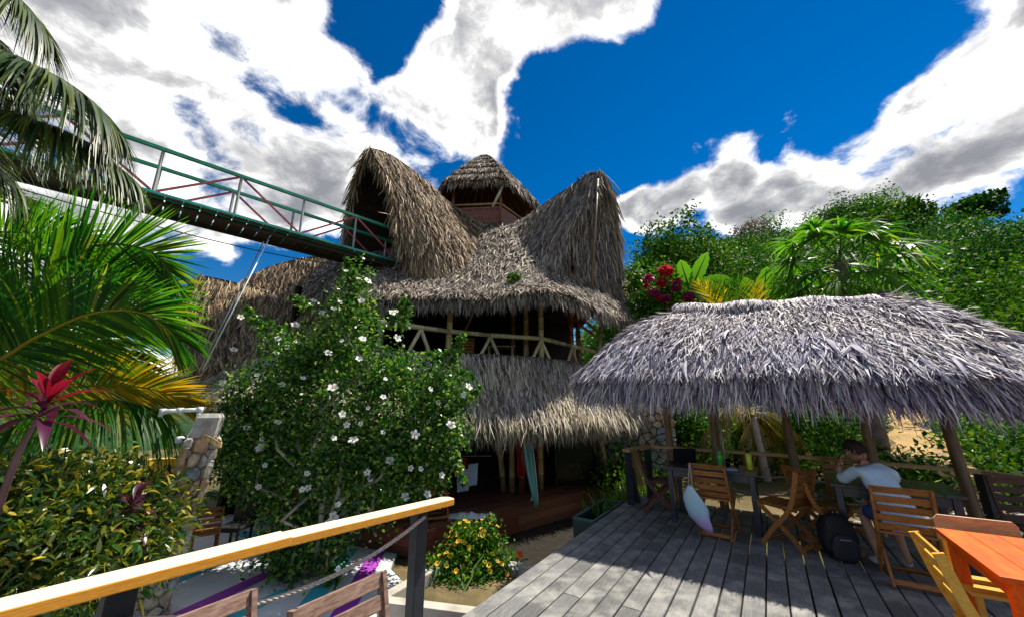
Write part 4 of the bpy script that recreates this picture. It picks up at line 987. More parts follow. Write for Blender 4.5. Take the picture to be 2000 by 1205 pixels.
def branches(base, tips, r0, parent, name='branch', mat='bark', wob=.12, sub=1):
    for tp in tips:
        b, e = Vector(base), Vector(tp); n = 6; pts = [b.lerp(e, k / n) + Vector((random.gauss(0, wob), random.gauss(0, wob), (.3 * math.sin(math.pi * k / n)) * wob * 2)) * (0 < k < n) for k in range(n + 1)]
        MB().tube(pts, [r0 * (1 - .8 * k / n) for k in range(n + 1)], 6).build(name, mat, parent, smooth=True)

def build_hibiscus():
    t = thing('hibiscus_bush', 'huge dark green hibiscus bush dotted with white flowers before the thatched house', 'bush', (-2.9, 6.3, -.86))
    ells = [((-3.03,6.53,1.52), (1.25, .8, 1.25)), ((-3.79,6.59,1.69), (.85, .7, .85)), ((-1.82,6.54,1.48), (.95, .8, .85)), ((-2.91,6.51,2.84), (.5, .5, .75)), ((-3.36,6.60,2.48), (.55, .5, .5)), ((-1.43,6.42,1.12), (.65, .65, .6)),
            ((-4.26,6.59,0.86), (.8, .6, .8)), ((-2.97,6.54,0.25), (1.1, .7, .75)), ((-1.87,6.35,0.58), (.75, .6, .6)), ((-4.63,6.77,1.78), (.5, .45, .4)), ((-2.90,6.52,3.60), (.24, .22, .5)), ((-1.17,6.46,1.77), (.42, .4, .45)), ((-3.16,6.27,-0.33), (.6, .5, .5)),
            ((-4.06,6.67,2.58), (.35, .3, .2)), ((-2.11,6.46,2.20), (.4, .4, .35))]
    parts = []
    c, d = clumped(42000, ells, 24, .13, .42); parts.append(leaves(c, rng.uniform(.045, .095, len(c)), rng.uniform(.034, .062, len(c)), .5, d * .5))
    # loose shoots that break the outline
    for a, b in SHOOTS:
        a, b = np.array(a), np.array(b); s = rng.random(170)[:, None]; p = a + (b - a) * s + rng.normal(0, .05, (170, 3)) * (1.5 - s)
        parts.append(leaves(p, rng.uniform(.06, .11, 170), rng.uniform(.045, .07, 170), .5))
    V, Q = join(parts); mesh_np('foliage', V, Q, 'hibiscus_leaf', t)['kind'] = 'stuff'
    branches((-2.95, 6.35, -.86), [e[0] for e in ells], .05, t, 'branch', 'bark_pale', .2)
    for p in ((-4.61,8.22,-0.86), (-3.76,7.67,-0.86)): branches(p, [(-3.69,6.44,1.04), (-3.02,6.48,0.87)], .04, t, 'stem', 'bark_pale', .06)
    me = flower_mesh('flower', 5, .064, 'white_petal', True, .3, .8, .06)
    fl = FLOWERS
    dirs = [Vector((random.gauss(.55, .3), -.75 + random.gauss(0, .2), random.gauss(.7, .25))) for _ in fl]
    put_flowers(t, me, fl, dirs, 'flower', .6, 1.25, 4)
    # twenty more, half hidden among the leaves
    c, d = blob_points(60, ells, 1.0); keep = d[:, 1] < -.2
    put_flowers(t, me, c[keep], d[keep] + np.array((.5, -.4, .6)), 'flower', .55, .85, 5)
FLOWERS = [(-3.94,5.83,2.05), (-3.20,5.79,2.00), (-2.42,5.51,1.48), (-3.79,5.94,0.98), (-3.81,6.08,0.41), (-1.94,5.76,1.72), (-1.87,5.67,1.22), (-1.44,5.79,1.18), (-1.80,5.88,0.81), (-2.92,5.71,0.66), (-2.45,6.04,2.65), (-1.88,6.03,2.66), (-1.93,6.03,3.11), (-2.00,6.03,3.08),
           (-2.90,6.15,3.86), (-2.68,6.18,3.73), (-2.52,6.19,3.69), (-2.91,6.09,3.28), (-3.36,6.08,3.30), (-3.67,6.18,2.91), (-4.02,6.33,2.71), (-4.67,6.25,3.06), (-2.97,6.02,3.15), (-2.79,6.04,2.62), (-3.23,6.13,3.12), (-2.55,6.08,3.30), (-2.40,5.94,2.63), (-1.35,5.91,0.69), (-1.50,5.91,0.70), (-1.04,5.93,0.60), (-1.55,5.90,0.31), (-1.23,5.89,0.35),
           (-2.06,5.84,0.56), (-2.54,5.59,1.15), (-3.52,5.85,1.35), (-4.06,5.97,1.27), (-4.73,6.21,1.95), (-4.71,6.28,2.50), (-2.97,6.00,2.41), (-0.92,5.86,1.31), (-0.76,5.95,1.75), (-0.69,6.02,1.88), (-2.65,5.62,1.85), (-2.26,5.60,1.12), (-2.99,5.77,0.44), (-2.43,5.71,0.26), (-2.50,5.75,0.09), (-2.29,5.58,-0.48), (-2.57,5.77,0.02), (-4.83,6.15,1.39), (-3.86,6.10,2.42), (-2.39,5.82,2.30), (-1.94,5.79,1.99), (-1.60,5.85,2.15), (-1.25,5.83,1.84)]
SHOOTS = [((-2.81,6.40,3.28), (-2.99,6.37,4.19)), ((-2.11,6.29,2.88), (-1.88,6.27,3.38)), ((-1.85,6.29,2.88), (-1.79,6.18,3.31)), ((-3.93,6.41,2.82), (-4.88,6.53,3.14)), ((-4.29,6.41,2.82), (-4.79,6.49,3.30)), ((-1.01,6.32,1.52), (-0.53,6.34,1.87)), ((-1.06,6.23,1.06), (-0.73,6.29,0.41)), ((-1.04,6.32,2.36), (-0.84,6.32,2.76)), ((-3.58,6.30,3.25), (-3.90,6.35,3.45)), ((-1.20,6.18,0.83), (-1.08,6.21,0.32)),
          ((-3.69,6.24,1.85), (-4.90,6.42,1.52)), ((-4.37,6.32,1.13), (-4.99,6.53,0.67)), ((-3.39,6.27,-0.33), (-3.48,6.29,-0.81)), ((-2.67,6.06,-0.33), (-2.56,5.99,-0.85)), ((-1.21,6.32,2.36), (-0.61,6.30,2.02)), ((-2.76,6.40,3.66), (-3.05,6.38,4.16)), ((-4.54,6.34,1.05), (-4.95,6.48,0.49)), ((-3.08,6.18,0.04), (-3.09,5.91,-0.97)), ((-2.35,6.07,0.07), (-2.42,5.88,-0.84)), ((-1.56,6.32,2.36), (-1.08,6.30,2.44))]
build_hibiscus()

def frond(root, pts, n_leaf, leaf_len, mat, rmat='stem_green', droop=.35, rad=.022, lw=.032, spread=1.0, v=.25, seg=4, side_bias=0.0, start=.1, name='frond', jit=.035, twist=0.0):
    """a feather palm leaf: stalk curve with leaflets on both sides, joined as one part plus its stalk"""
    P = catmull(pts, 60); T = unit(np.gradient(P, axis=0)); L = np.linalg.norm(np.diff(P, axis=0), axis=1).sum()
    up = np.array([0, 0, 1.0]); S = unit(np.cross(T, up)); U = np.cross(S, T); S, U = S * math.cos(twist) + U * math.sin(twist), U * math.cos(twist) - S * math.sin(twist); out = []
    for sgn in (-1, 1):
        s = np.linspace(start, .995, n_leaf) + rng.normal(0, .003, n_leaf); s = np.clip(s, 0, 1); i = s * 59; k = np.minimum(i.astype(int), 58); f = (i - k)[:, None]
        p = P[k] * (1 - f) + P[k + 1] * f; t_, s_, u_ = T[k], S[k], U[k]
        ang = np.interp(s, [0, .5, 1], [1.25, .95, .35])[:, None]
        d = s_ * sgn * np.sin(ang) * spread + t_ * np.cos(ang) + u_ * v + rng.normal(0, jit, (n_leaf, 3))
        ll = leaf_len * np.interp(s, [0, .12, .45, .8, 1], [.5, .8, 1, .78, .38]) * rng.uniform(.88, 1.08, n_leaf)
        nrm = u_ + s_ * sgn * .25 + rng.normal(0, .2, (n_leaf, 3))
        out.append(strips(p, d, nrm, ll, lw * rng.uniform(.75, 1.2, n_leaf), seg, droop * rng.uniform(.6, 1.5, n_leaf), np.interp(np.linspace(0, 1, seg + 1), [0, .15, .6, 1], [.5, 1, .8, .06])))
    V, Q = join(out); o = mesh_np(name, V, Q, mat, root)
    MB().tube([tuple(p) for p in P[::3]], [rad * (1 - .8 * k / 20) for k in range(20)], 6).build('stalk', rmat, o, smooth=True)
    return o

def palm_trunk(root, pts, r0, r1, mat='bark_pale'):
    P = catmull(pts, 40); rad = [(r0 + (r1 - r0) * k / 39) * (1 + (.05 if k % 2 else -.03)) for k in range(40)]
    MB().tube([tuple(p) for p in P], rad, 10).build('trunk', mat, root, smooth=True)

def build_left_palms():
    t = thing('coconut_palm', 'low coconut palm with broad backlit green fronds beside the croton hedge', 'palm tree', (-8.0, 4.6, -.9))
    palm_trunk(t, [(-8.0, 4.6, -.95), (-8.0, 4.55, .6), (-7.9, 4.5, 1.9)], .2, .16)
    k = (-7.9, 4.5, 1.95)
    frond(t, [k, (-7.29,4.75,3.25), (-6.26,4.69,3.52), (-5.43,4.64,3.70), (-4.85,4.67,3.60), (-4.61,4.73,3.35)], 120, 1.0, 'palm_green', 'stem_green', .05, .03, .03, 1.0, .1, twist=1.15)
    frond(t, [k, (-6.87,4.67,2.77), (-6.20,4.68,3.15), (-5.57,4.75,3.28), (-5.05,4.88,3.16), (-4.79,5.05,2.90)], 120, 1.0, 'palm_green', 'stem_green', .12, .03, .034, twist=.95)
    frond(t, [k, (-6.29,4.43,2.06), (-5.76,4.45,2.40), (-5.19,4.48,2.71), (-4.65,4.57,2.73), (-4.29,4.76,2.42)], 130, 1.0, 'palm_green', 'palm_yellow', .2, .03, .036, 1.0, .1, twist=1.0)
    frond(t, [k, (-7.58,5.47,1.61), (-6.83,5.53,1.79), (-6.05,5.61,1.89), (-5.39,5.73,1.83), (-4.92,5.89,1.61)], 130, 1.0, 'palm_yellow', 'palm_yellow', .1, .03, .036, 1.0, .1, twist=.95)
    frond(t, [k, (-7.08,5.26,1.21), (-6.65,5.40,1.51), (-6.05,5.46,1.66), (-5.50,5.57,1.64), (-5.03,5.72,1.45)], 140, 1.0, 'palm_green', 'stem_green', .95, .03, .036, .8, -.1)
    frond(t, [k, (-7.51,4.83,3.76), (-7.00,4.88,3.98), (-6.31,5.00,3.92), (-5.60,5.22,3.44)], 120, .9, 'palm_green', 'stem_green', .3, twist=.8)
    frond(t, [k, (-7.37,5.21,2.24), (-6.98,5.32,2.62), (-6.39,5.54,2.58), (-5.66,5.85,2.15)], 130, 1.1, 'palm_green', 'stem_green', .35, .03, .04, twist=.9)
    frond(t, [k, (-8.17,5.50,2.73), (-7.74,5.60,3.16), (-7.26,5.80,3.21), (-6.57,6.11,2.76)], 80, .9, 'palm_olive', 'stem_green', .6)
    frond(t, [k, (-7.87,4.91,4.28), (-7.55,5.02,4.67), (-7.58,5.27,4.47)], 60, .8, 'palm_olive', 'stem_green', .5)
    frond(t, [k, (-9.5, 4.0, 3.0), (-10.5, 3.5, 2.6)], 60, .9, 'palm_green'); frond(t, [k, (-8.6, 3.0, 3.0), (-9.0, 1.6, 2.4)], 60, .9, 'palm_green')
    t = thing('tall_coconut_palm', 'tall coconut palm with olive fronds drooping into the top corner before the clouds', 'palm tree', (-6.6, 1.6, -.9))
    palm_trunk(t, [(-6.6, 1.6, -.95), (-6.5, 1.7, 2), (-6.2, 1.9, 4.9)], .2, .14)
    k = (-6.2, 1.9, 5.0)
    frond(t, [k, (-6.80,3.13,6.84), (-6.01,3.14,6.38), (-5.49,3.24,5.99), (-5.23,3.33,5.65)], 170, .75, 'palm_olive', 'stem_green', .75, .03, .03, .75, 0)
    frond(t, [k, (-6.38,3.16,5.52), (-5.67,3.20,5.33), (-5.01,3.26,5.09), (-4.54,3.34,4.80), (-4.21,3.43,4.44)], 230, .8, 'palm_olive', 'stem_green', .7, .03, .032, .7, 0)
    frond(t, [k, (-6.22,3.26,4.69), (-5.53,3.29,4.56), (-4.94,3.31,4.48), (-4.40,3.37,4.25), (-3.96,3.46,3.90)], 240, .72, 'palm_olive', 'palm_yellow', .75, .03, .032, .65, 0)
    frond(t, [k, (-7.34,3.67,5.91), (-6.72,3.85,5.63), (-6.21,4.03,5.30), (-5.61,4.17,4.75)], 150, .75, 'palm_olive', 'stem_green', .8, .03, .03, .7, 0)
    frond(t, [k, (-7.02,3.40,6.20), (-6.42,3.44,6.02), (-5.93,3.53,5.67), (-5.69,3.65,5.20)], 150, .8, 'palm_olive', 'stem_green', .8, .03, .03, .7, 0)
    frond(t, [k, (-7.09,3.94,4.87), (-6.80,4.17,4.75), (-6.47,4.37,4.36)], 60, .8, 'palm_olive', 'stem_green', .8, .03, .03, .7, 0)
    for e in ((-8.2, 3.2, 4.6), (-8.4, .6, 4.8), (-6.3, -.4, 4.9), (-4.6, .2, 4.9)): frond(t, [k, tuple(Vector(k).lerp(Vector(e), .5) + Vector((0, 0, .6))), e], 60, .8, 'palm_olive', 'stem_green', .7)
build_left_palms()

def cordyline(name, label, loc, stem, crown, n, L, W, mats, seed, updir=(0, 0, 1), spread=(.25, 1.15)):
    t = thing(name, label, 'plant', loc); r = random.Random(seed)
    MB().tube([tuple(p) for p in catmull(stem, 14)], [.028 - .0012 * k for k in range(14)], 7).build('stem', 'stem_purple', t, smooth=True)
    for k in range(n):
        a = k * 2.4 + r.uniform(-.3, .3); tilt = spread[0] + (spread[1] - spread[0]) * k / n
        d = Vector((math.cos(a) * math.sin(tilt), math.sin(a) * math.sin(tilt), math.cos(tilt)))
        l = L * r.uniform(.75, 1.15); base = Vector(crown) - Vector(updir) * (.22 * k / n); mb = MB(); seg = 7; side = d.cross(Vector((0, 0, 1))).normalized(); nn = side.cross(d)
        pr = [.25, .45, .8, 1, .95, .75, .42, .03]
        for j in range(seg + 1):
            q = j / seg; p = base + d * l * q + Vector((0, 0, -.38 * l * q * q * (.4 + tilt)))
            mb.v += [tuple(p - side * W/2*pr[j] + nn * .016 * pr[j]), tuple(p), tuple(p + side * W/2*pr[j] + nn * .016 * pr[j])]
        for j in range(seg):
            q = j * 3; mb.f += [(q, q+1, q+4, q+3), (q+1, q+2, q+5, q+4)]
        mb.build('leaf', mats[0] if k < n * .45 else mats[1], t, smooth=True)
    return t

def build_left_bed():
    t = thing('croton_hedge', 'dense croton hedge with yellow speckled long leaves behind the golden handrail', 'hedge', (-4.6, 3.9, -.9))
    ells = [((-4.88,4.35,0.32), (.9, .75, .65)), ((-4.62,4.65,0.39), (.7, .6, .6)), ((-5.41,4.49,0.58), (.8, .6, .5)), ((-4.29,4.59,0.20), (.6, .5, .6)), ((-4.46,4.09,0.13), (.8, .6, .5)), ((-4.59,5.06,0.39), (.35, .4, .4)), ((-5.54,4.24,0.35), (.8, .7, .75)), ((-5.26,4.87,0.72), (.5, .4, .3))]
    c, d = clumped(15000, ells, 14, .10, .45); V, Q = strips(c, d * .7 + rng.normal(0, .6, c.shape) + np.array((0, 0, .35)), rng.normal(0, 1, c.shape) + np.array((0, 0, .8)), rng.uniform(.08, .18, len(c)), rng.uniform(.022, .04, len(c)), 3, rng.uniform(.1, .7, len(c)), np.array([.3, 1, .8, .05]))
    mesh_np('foliage', V, Q, 'croton_leaf', t)['kind'] = 'stuff'
    branches((-4.6, 3.9, -.92), [e[0] for e in ells], .03, t)
    cordyline('red_cordyline', 'crimson and magenta leaved cordyline standing up in front of the palm fronds', (-4.58,3.65,0.66), [(-4.58,3.65,0.66), (-4.25,3.41,1.20), (-4.14,3.36,1.41), (-4.00,3.30,1.65)], (-3.99,3.29,1.69), 20, .50, .085, ('cordyline_red', 'cordyline_purple'), 3, (0, 0, 1), (.3, 1.55))
    cordyline('dark_cordyline', 'dark purple cordyline with arching leaves beside the stone pillar', (-4.06,4.55,-0.03), [(-4.06,4.57,-0.14), (-4.08,4.48,0.23), (-4.06,4.39,0.58)], (-4.06,4.38,0.62), 15, .36, .08, ('cordyline_purple', 'cordyline_purple'), 8, (0, 0, 1), (.5, 1.7))
build_left_bed()

def build_pillar():
    base = Vector((-4.42, 5.25, -.9)); top = Vector((-4.08, 5.2, 1.2)); t = thing('stone_pillar', 'leaning fieldstone pillar with a white tap pipe on top', 'pillar', base)
    ax = (top - base).normalized(); fx = Vector((.80, .60, 0)).normalized(); fy = Vector((-fx.y, fx.x, 0)); w0, w1 = .38, .28
    mb = MB(); mb.bar(base - ax * .1, top, w0 - .06, w0 - .06, fy, w1 - .06, w1 - .06).build('core', 'mortar', t)
    H = (top - base).length; seed = 1
    for n in (-fy, fx, -fx, fy):
        a = n.cross(Vector((0, 0, 1))).normalized() * -1
        o = base + n * (w0 / 2 - .035) - a * (w0 / 2)
        stone_face(t, o, a, ax - n * .02, n, w0, H, 38 if n in (-fy, fx) else 22, seed, .05, .8, .009); seed += 1
    p = top; MB().prism([p + fx * .16 + fy * .14, p + fx * .1 - fy * .15, p - fx * .14 - fy * .12, p - fx * .12 + fy * .13], (.12, 0, 1), .30, .05).build('cap_stone', 'stone1', t)
    # tap pipe
    q = thing('water_pipe', 'white plastic water pipe bent over the stone pillar top', 'pipe', top)
    P = [(-4.30,5.22,1.18), (-4.19,5.17,1.36), (-4.15,5.13,1.55), (-4.37,5.08,1.54), (-4.55,5.03,1.53), (-4.58,5.04,1.47)]
    for a, b in zip(P[:-1], P[1:]): MB().tube([a, b], .027, 10).build('pipe_length', 'pole_white', q, smooth=True)
    for a in P[1:-1]: MB().tube([tuple(Vector(a) - Vector((0, 0, .04))), tuple(Vector(a) + Vector((0, 0, .035)))], .036, 10).build('elbow', 'paint_white', q, smooth=True)
    a, b = (-4.37,5.17,1.16), (-4.17,5.22,1.20); MB().bar(a, b, .05, .035).build('bracket', 'black', q)
    MB().lathe([(.03, 0), (.05, .02), (.05, .07), (.03, .09)], 12, (a[0], a[1], a[2] - .04)).build('tap', 'paint_white', q, smooth=True)
    for k in range(4):
        z = .02 * k; MB().tube([tuple(p) for p in catmull([(x, y_, z_ - .016 * k) for x, y_, z_ in ((-4.14,5.15,1.25), (-3.85,5.00,1.22), (-3.75,5.08,1.13), (-3.93,5.26,1.21))], 12)], .008, 5).build('tie_wire', 'bamboo', q)
build_pillar()

def build_planter():
    t = thing('concrete_planter', 'low concrete planter box with a pale rim between deck and patio', 'planter', (-.6, 4.2, -.9))
    s = lambda a, b, z0, z1, w, m='concrete', nm='planter_wall': MB().bar((*a, (z0 + z1) / 2), (*b, (z0 + z1) / 2), w, z1 - z0).build(nm, m, t, bevel=.008)
    s((-1.35, 4.55), (-.16, 4.28), -.9, -.36, .14); s((-.72, 5.75), (.42, 5.35), -.9, -.38, .13); s((-1.4, 4.64), (-.8, 5.7), -.9, -.38, .13)
    s((-1.62, 3.55), (-.55, 3.18), -.9, -.62, .7, 'concrete', 'step_block'); s((-1.0, 4.18), (-.1, 3.9), -.9, -.66, .5, 'concrete_dark', 'step_block')
    MB().prism([(-1.3, 4.6, -.6), (-.2, 4.35, -.6), (.4, 5.3, -.6), (-.7, 5.65, -.6)], (0, 0, 1), .1).build('soil', 'earth', t)
    y = thing('yellow_flower_shrub', 'small bushy shrub covered in yellow blossoms in the concrete planter', 'shrub', (-.6, 4.9, -.55))
    ells = [((-0.52,5.66,-0.35), (.36, .3, .32)), ((-0.67,5.71,-0.16), (.2, .2, .2)), ((-0.39,5.72,-0.19), (.22, .2, .24)), ((-0.86,5.48,-0.47), (.34, .25, .22)), ((-0.33,5.49,-0.50), (.34, .25, .2)), ((-1.06,5.49,-0.50), (.15, .15, .15)), ((-0.10,5.56,-0.38), (.22, .2, .16)), ((-0.63,5.29,-0.53), (.36, .2, .15)), ((-0.28,5.70,-0.12), (.1, .1, .2))]
    c, d = clumped(6500, ells, 14, .06, .4); V, Q = leaves(c, rng.uniform(.045, .085, len(c)), rng.uniform(.022, .04, len(c)), .5, d * .5); mesh_np('foliage', V, Q, 'bright_leaf', y)['kind'] = 'stuff'
    branches((-.6, 4.9, -.58), [e[0] for e in ells], .012, y, 'stem', 'stem_green', .03)
    me = flower_mesh('blossom', 6, .03, 'yellow_flower', True, .8, .9)
    c, d = blob_points(260, ells[:6], 1.0); keep = (d[:, 1] < .3) & (d[:, 2] > -.3); put_flowers(y, me, c[keep], d[keep] + np.array((0, -.2, .4)), 'blossom', .75, 1.25, 6)
    r = thing('red_poppy', 'single orange red flower on a pale stalk by the deck edge', 'flower', (0.06,5.37,-0.45)); a = (0.10,5.37,-0.24)
    MB().tube([(0.05,5.38,-0.48), (0.07,5.40,-0.35), a], .007, 6).build('stem', 'stem_green', r)
    put_flowers(r, flower_mesh('bloom', 5, .04, 'red_petal', True, .6, .9), [a], [(0, -.8, .5)], 'bloom')
    put_flowers(r, flower_mesh('leaf', 3, .06, 'white_petal', False, .2, .5), [(0.05,5.37,-0.36), (0.00,5.37,-0.37)], [(0, -.5, .8), (.3, -.5, .8)], 'leaf')
build_planter()

def crown_mesh(name, n, seed, ells, leaf=(.28, .5), lw=.6, shell=.6, per=18, spread=.35):
    c, d = clumped(n, ells, per, spread, shell); return leaves(c, rng.uniform(*leaf, len(c)), rng.uniform(leaf[0] * lw, leaf[1] * lw, len(c)), .6, d * .6)

def tree(name, label, loc, h, trunk_r, ells, n, mat, leaf, group=None, trunk_mat='bark', per=18, spread=.3, lean=(0, 0), shell=.55):
    """ells relative to the foot"""
    t = thing(name, label, 'tree', loc, 0, group); b = Vector(loc)
    E = [(tuple(b + Vector(e[0])), e[1]) for e in ells]
    V, Q = crown_mesh('crown', n, 0, E, leaf, .6, shell, per, spread); mesh_np('crown', V, Q, mat, t)['kind'] = 'stuff'
    fork = b + Vector((lean[0], lean[1], h * .55))
    MB().tube([b - Vector((0, 0, .4)), b.lerp(fork, .5) + Vector((random.gauss(0, .1), 0, 0)), fork], [trunk_r * 1.25, trunk_r, trunk_r * .75], 8).build('trunk', trunk_mat, t, smooth=True)
    branches(fork, [e[0] for e in E], trunk_r * .5, t, 'limb', trunk_mat, .15)
    return t

def gz(x, y): return float(land(x, y))
def build_forest():
    # the wooded hillside reads as one mass
    parts = []; r = random.Random(12); k = 0
    cs = []
    while k < 520:
        az = R(r.uniform(9, 84)); rad = 26 + 84 * r.random() ** .85; x, y = rad * math.sin(az), rad * math.cos(az)
        if rad < 34 and az > R(50) and r.random() < .5: continue
        s = r.uniform(.8, 1.35) * (1.0 + rad / 160); cs.append((x, y, gz(x, y), s)); k += 1
    for i, (x, y, z, s) in enumerate(cs):
        hh = r.uniform(1.0, 2.9) * s; n = 620 + int(9000 / (8 + math.hypot(x, y) * .25))
        ells = [((x, y, z + hh), (2.3 * s, 2.3 * s, 1.7 * s))] + [((x + r.uniform(-1.6, 1.6) * s, y + r.uniform(-1.6, 1.6) * s, z + hh + r.uniform(-.6, 1.2) * s), (1.2 * s, 1.2 * s, .95 * s)) for _ in range(3)]
        c, d = clumped(int(n * 1.6), ells, 9, .26 * s, .66); q = .27 + math.hypot(x, y) / 170; parts.append((leaves(c, rng.uniform(.3, .7, len(c)) * q, rng.uniform(.24, .5, len(c)) * q, .9, d * .7), i % 3))
    for m, mat in enumerate(('forest_leaf', 'forest_leaf_dark', 'bright_leaf')):
        sel = [p for p, q in parts if q == m]; V, Q = join(sel)
        if m == 0: o = mesh_np('forest', V, Q, mat); tag(o, 'dense green forest covering the hillside behind the palapa', 'forest', None, 'stuff')
        else: mesh_np('treetops', V, Q, mat, o)
    t = tree('broad_tree', 'tall rounded leafy tree just past the thatched house corner', (11.5, 24.5, gz(11.5, 24.5)), 12, .35, [((-2.8, 0, 5.5), (2.6, 2.2, 2.6)), ((.2, 0, 9.4), (2.6, 2.2, 2.4)), ((2.6, 0, 6.6), (2.5, 2.2, 2.5)), ((-.4, -1, 6.5), (3, 2.4, 2.6)), ((1.2, -.5, 3.4), (3.2, 2.2, 2.2)), ((-1.4, 0, 8.1), (1.8, 1.6, 1.8))], 17000, 'forest_leaf', (.16, .34), per=16)
    tree('bushy_tree', 'low yellow green leafy tree against the house behind the red flowers', (7.2, 21.5, gz(7.2, 21.5)), 8, .25, [((0, 0, 5.2), (2.2, 2, 2.2)), ((1.6, 0, 4.0), (1.8, 1.6, 1.9)), ((-1.3, 0, 3.6), (1.8, 1.6, 1.8))], 8000, 'bright_leaf', (.14, .28))
    tree('spreading_tree', 'lone flat-crowned emergent tree standing above the hill skyline', (72, 53, gz(72, 53)), 14, .35, [((0, 0, 10), (3.2, 3, 1.2)), ((2.2, 0, 11.4), (2.4, 2.4, .9)), ((-2.4, 0, 9.2), (2, 2, 1.0)), ((3.6, 0, 9.8), (1.8, 1.8, .7))], 2600, 'forest_leaf_dark', (.5, .9))
    tree('bare_pink_tree', 'leafless pinkish grey tree on the skyline above the fan palm', (47, 66, gz(47, 66)), 9, .2, [((0, 0, 6.5), (3, 2.5, 2)), ((-2.5, 0, 5.5), (2, 2, 1.5))], 900, 'bare_twig', (.3, .8), None, 'bark_pale', 8, .5)
    for i, (x, y, h, lab) in enumerate(((33.5, 31.5, 6.5, 'slender pale-trunked tree with a thin crown left of the other slender tree'), (40, 34, 7.0, 'slender pale-trunked tree with a small crown higher up the slope'))):
        tree('slender_tree', lab, (x, y, gz(x, y)), h, .12, [((0, 0, h), (1.8, 1.6, 1.5)), ((-1.2, 0, h - 1.4), (1.2, 1.1, .9))], 1400, 'forest_leaf', (.3, .55), 'slender pale-trunked trees', 'bark_pale')
    for i, (x, y, h, s, m, lab) in enumerate(((24, 15.5, 5.5, 1.25, 'forest_leaf', 'wide feathery green tree filling the slope at the frame edge above the palapa'), (17.5, 12.0, 3.4, .95, 'forest_leaf', 'low spreading leafy tree just over the palapa right hip'), (30, 25, 7, 1.5, 'forest_leaf_dark', 'dark rounded tree on the slope behind the fan palm'))):
        tree('slope_tree', lab, (x, y, gz(x, y)), h, .22, [((0, 0, h * .8), (3 * s, 2.6 * s, 1.5 * s)), ((2.4 * s, 0, h * .6), (2.4 * s, 2 * s, 1.3 * s)), ((-2.2 * s, 0, h * .55), (2.4 * s, 2 * s, 1.3 * s)), ((.5, -1.5 * s, h * .4), (2.6 * s, 1.6 * s, 1.3 * s))], 13000, m, (.12, .26), per=14)
build_forest()

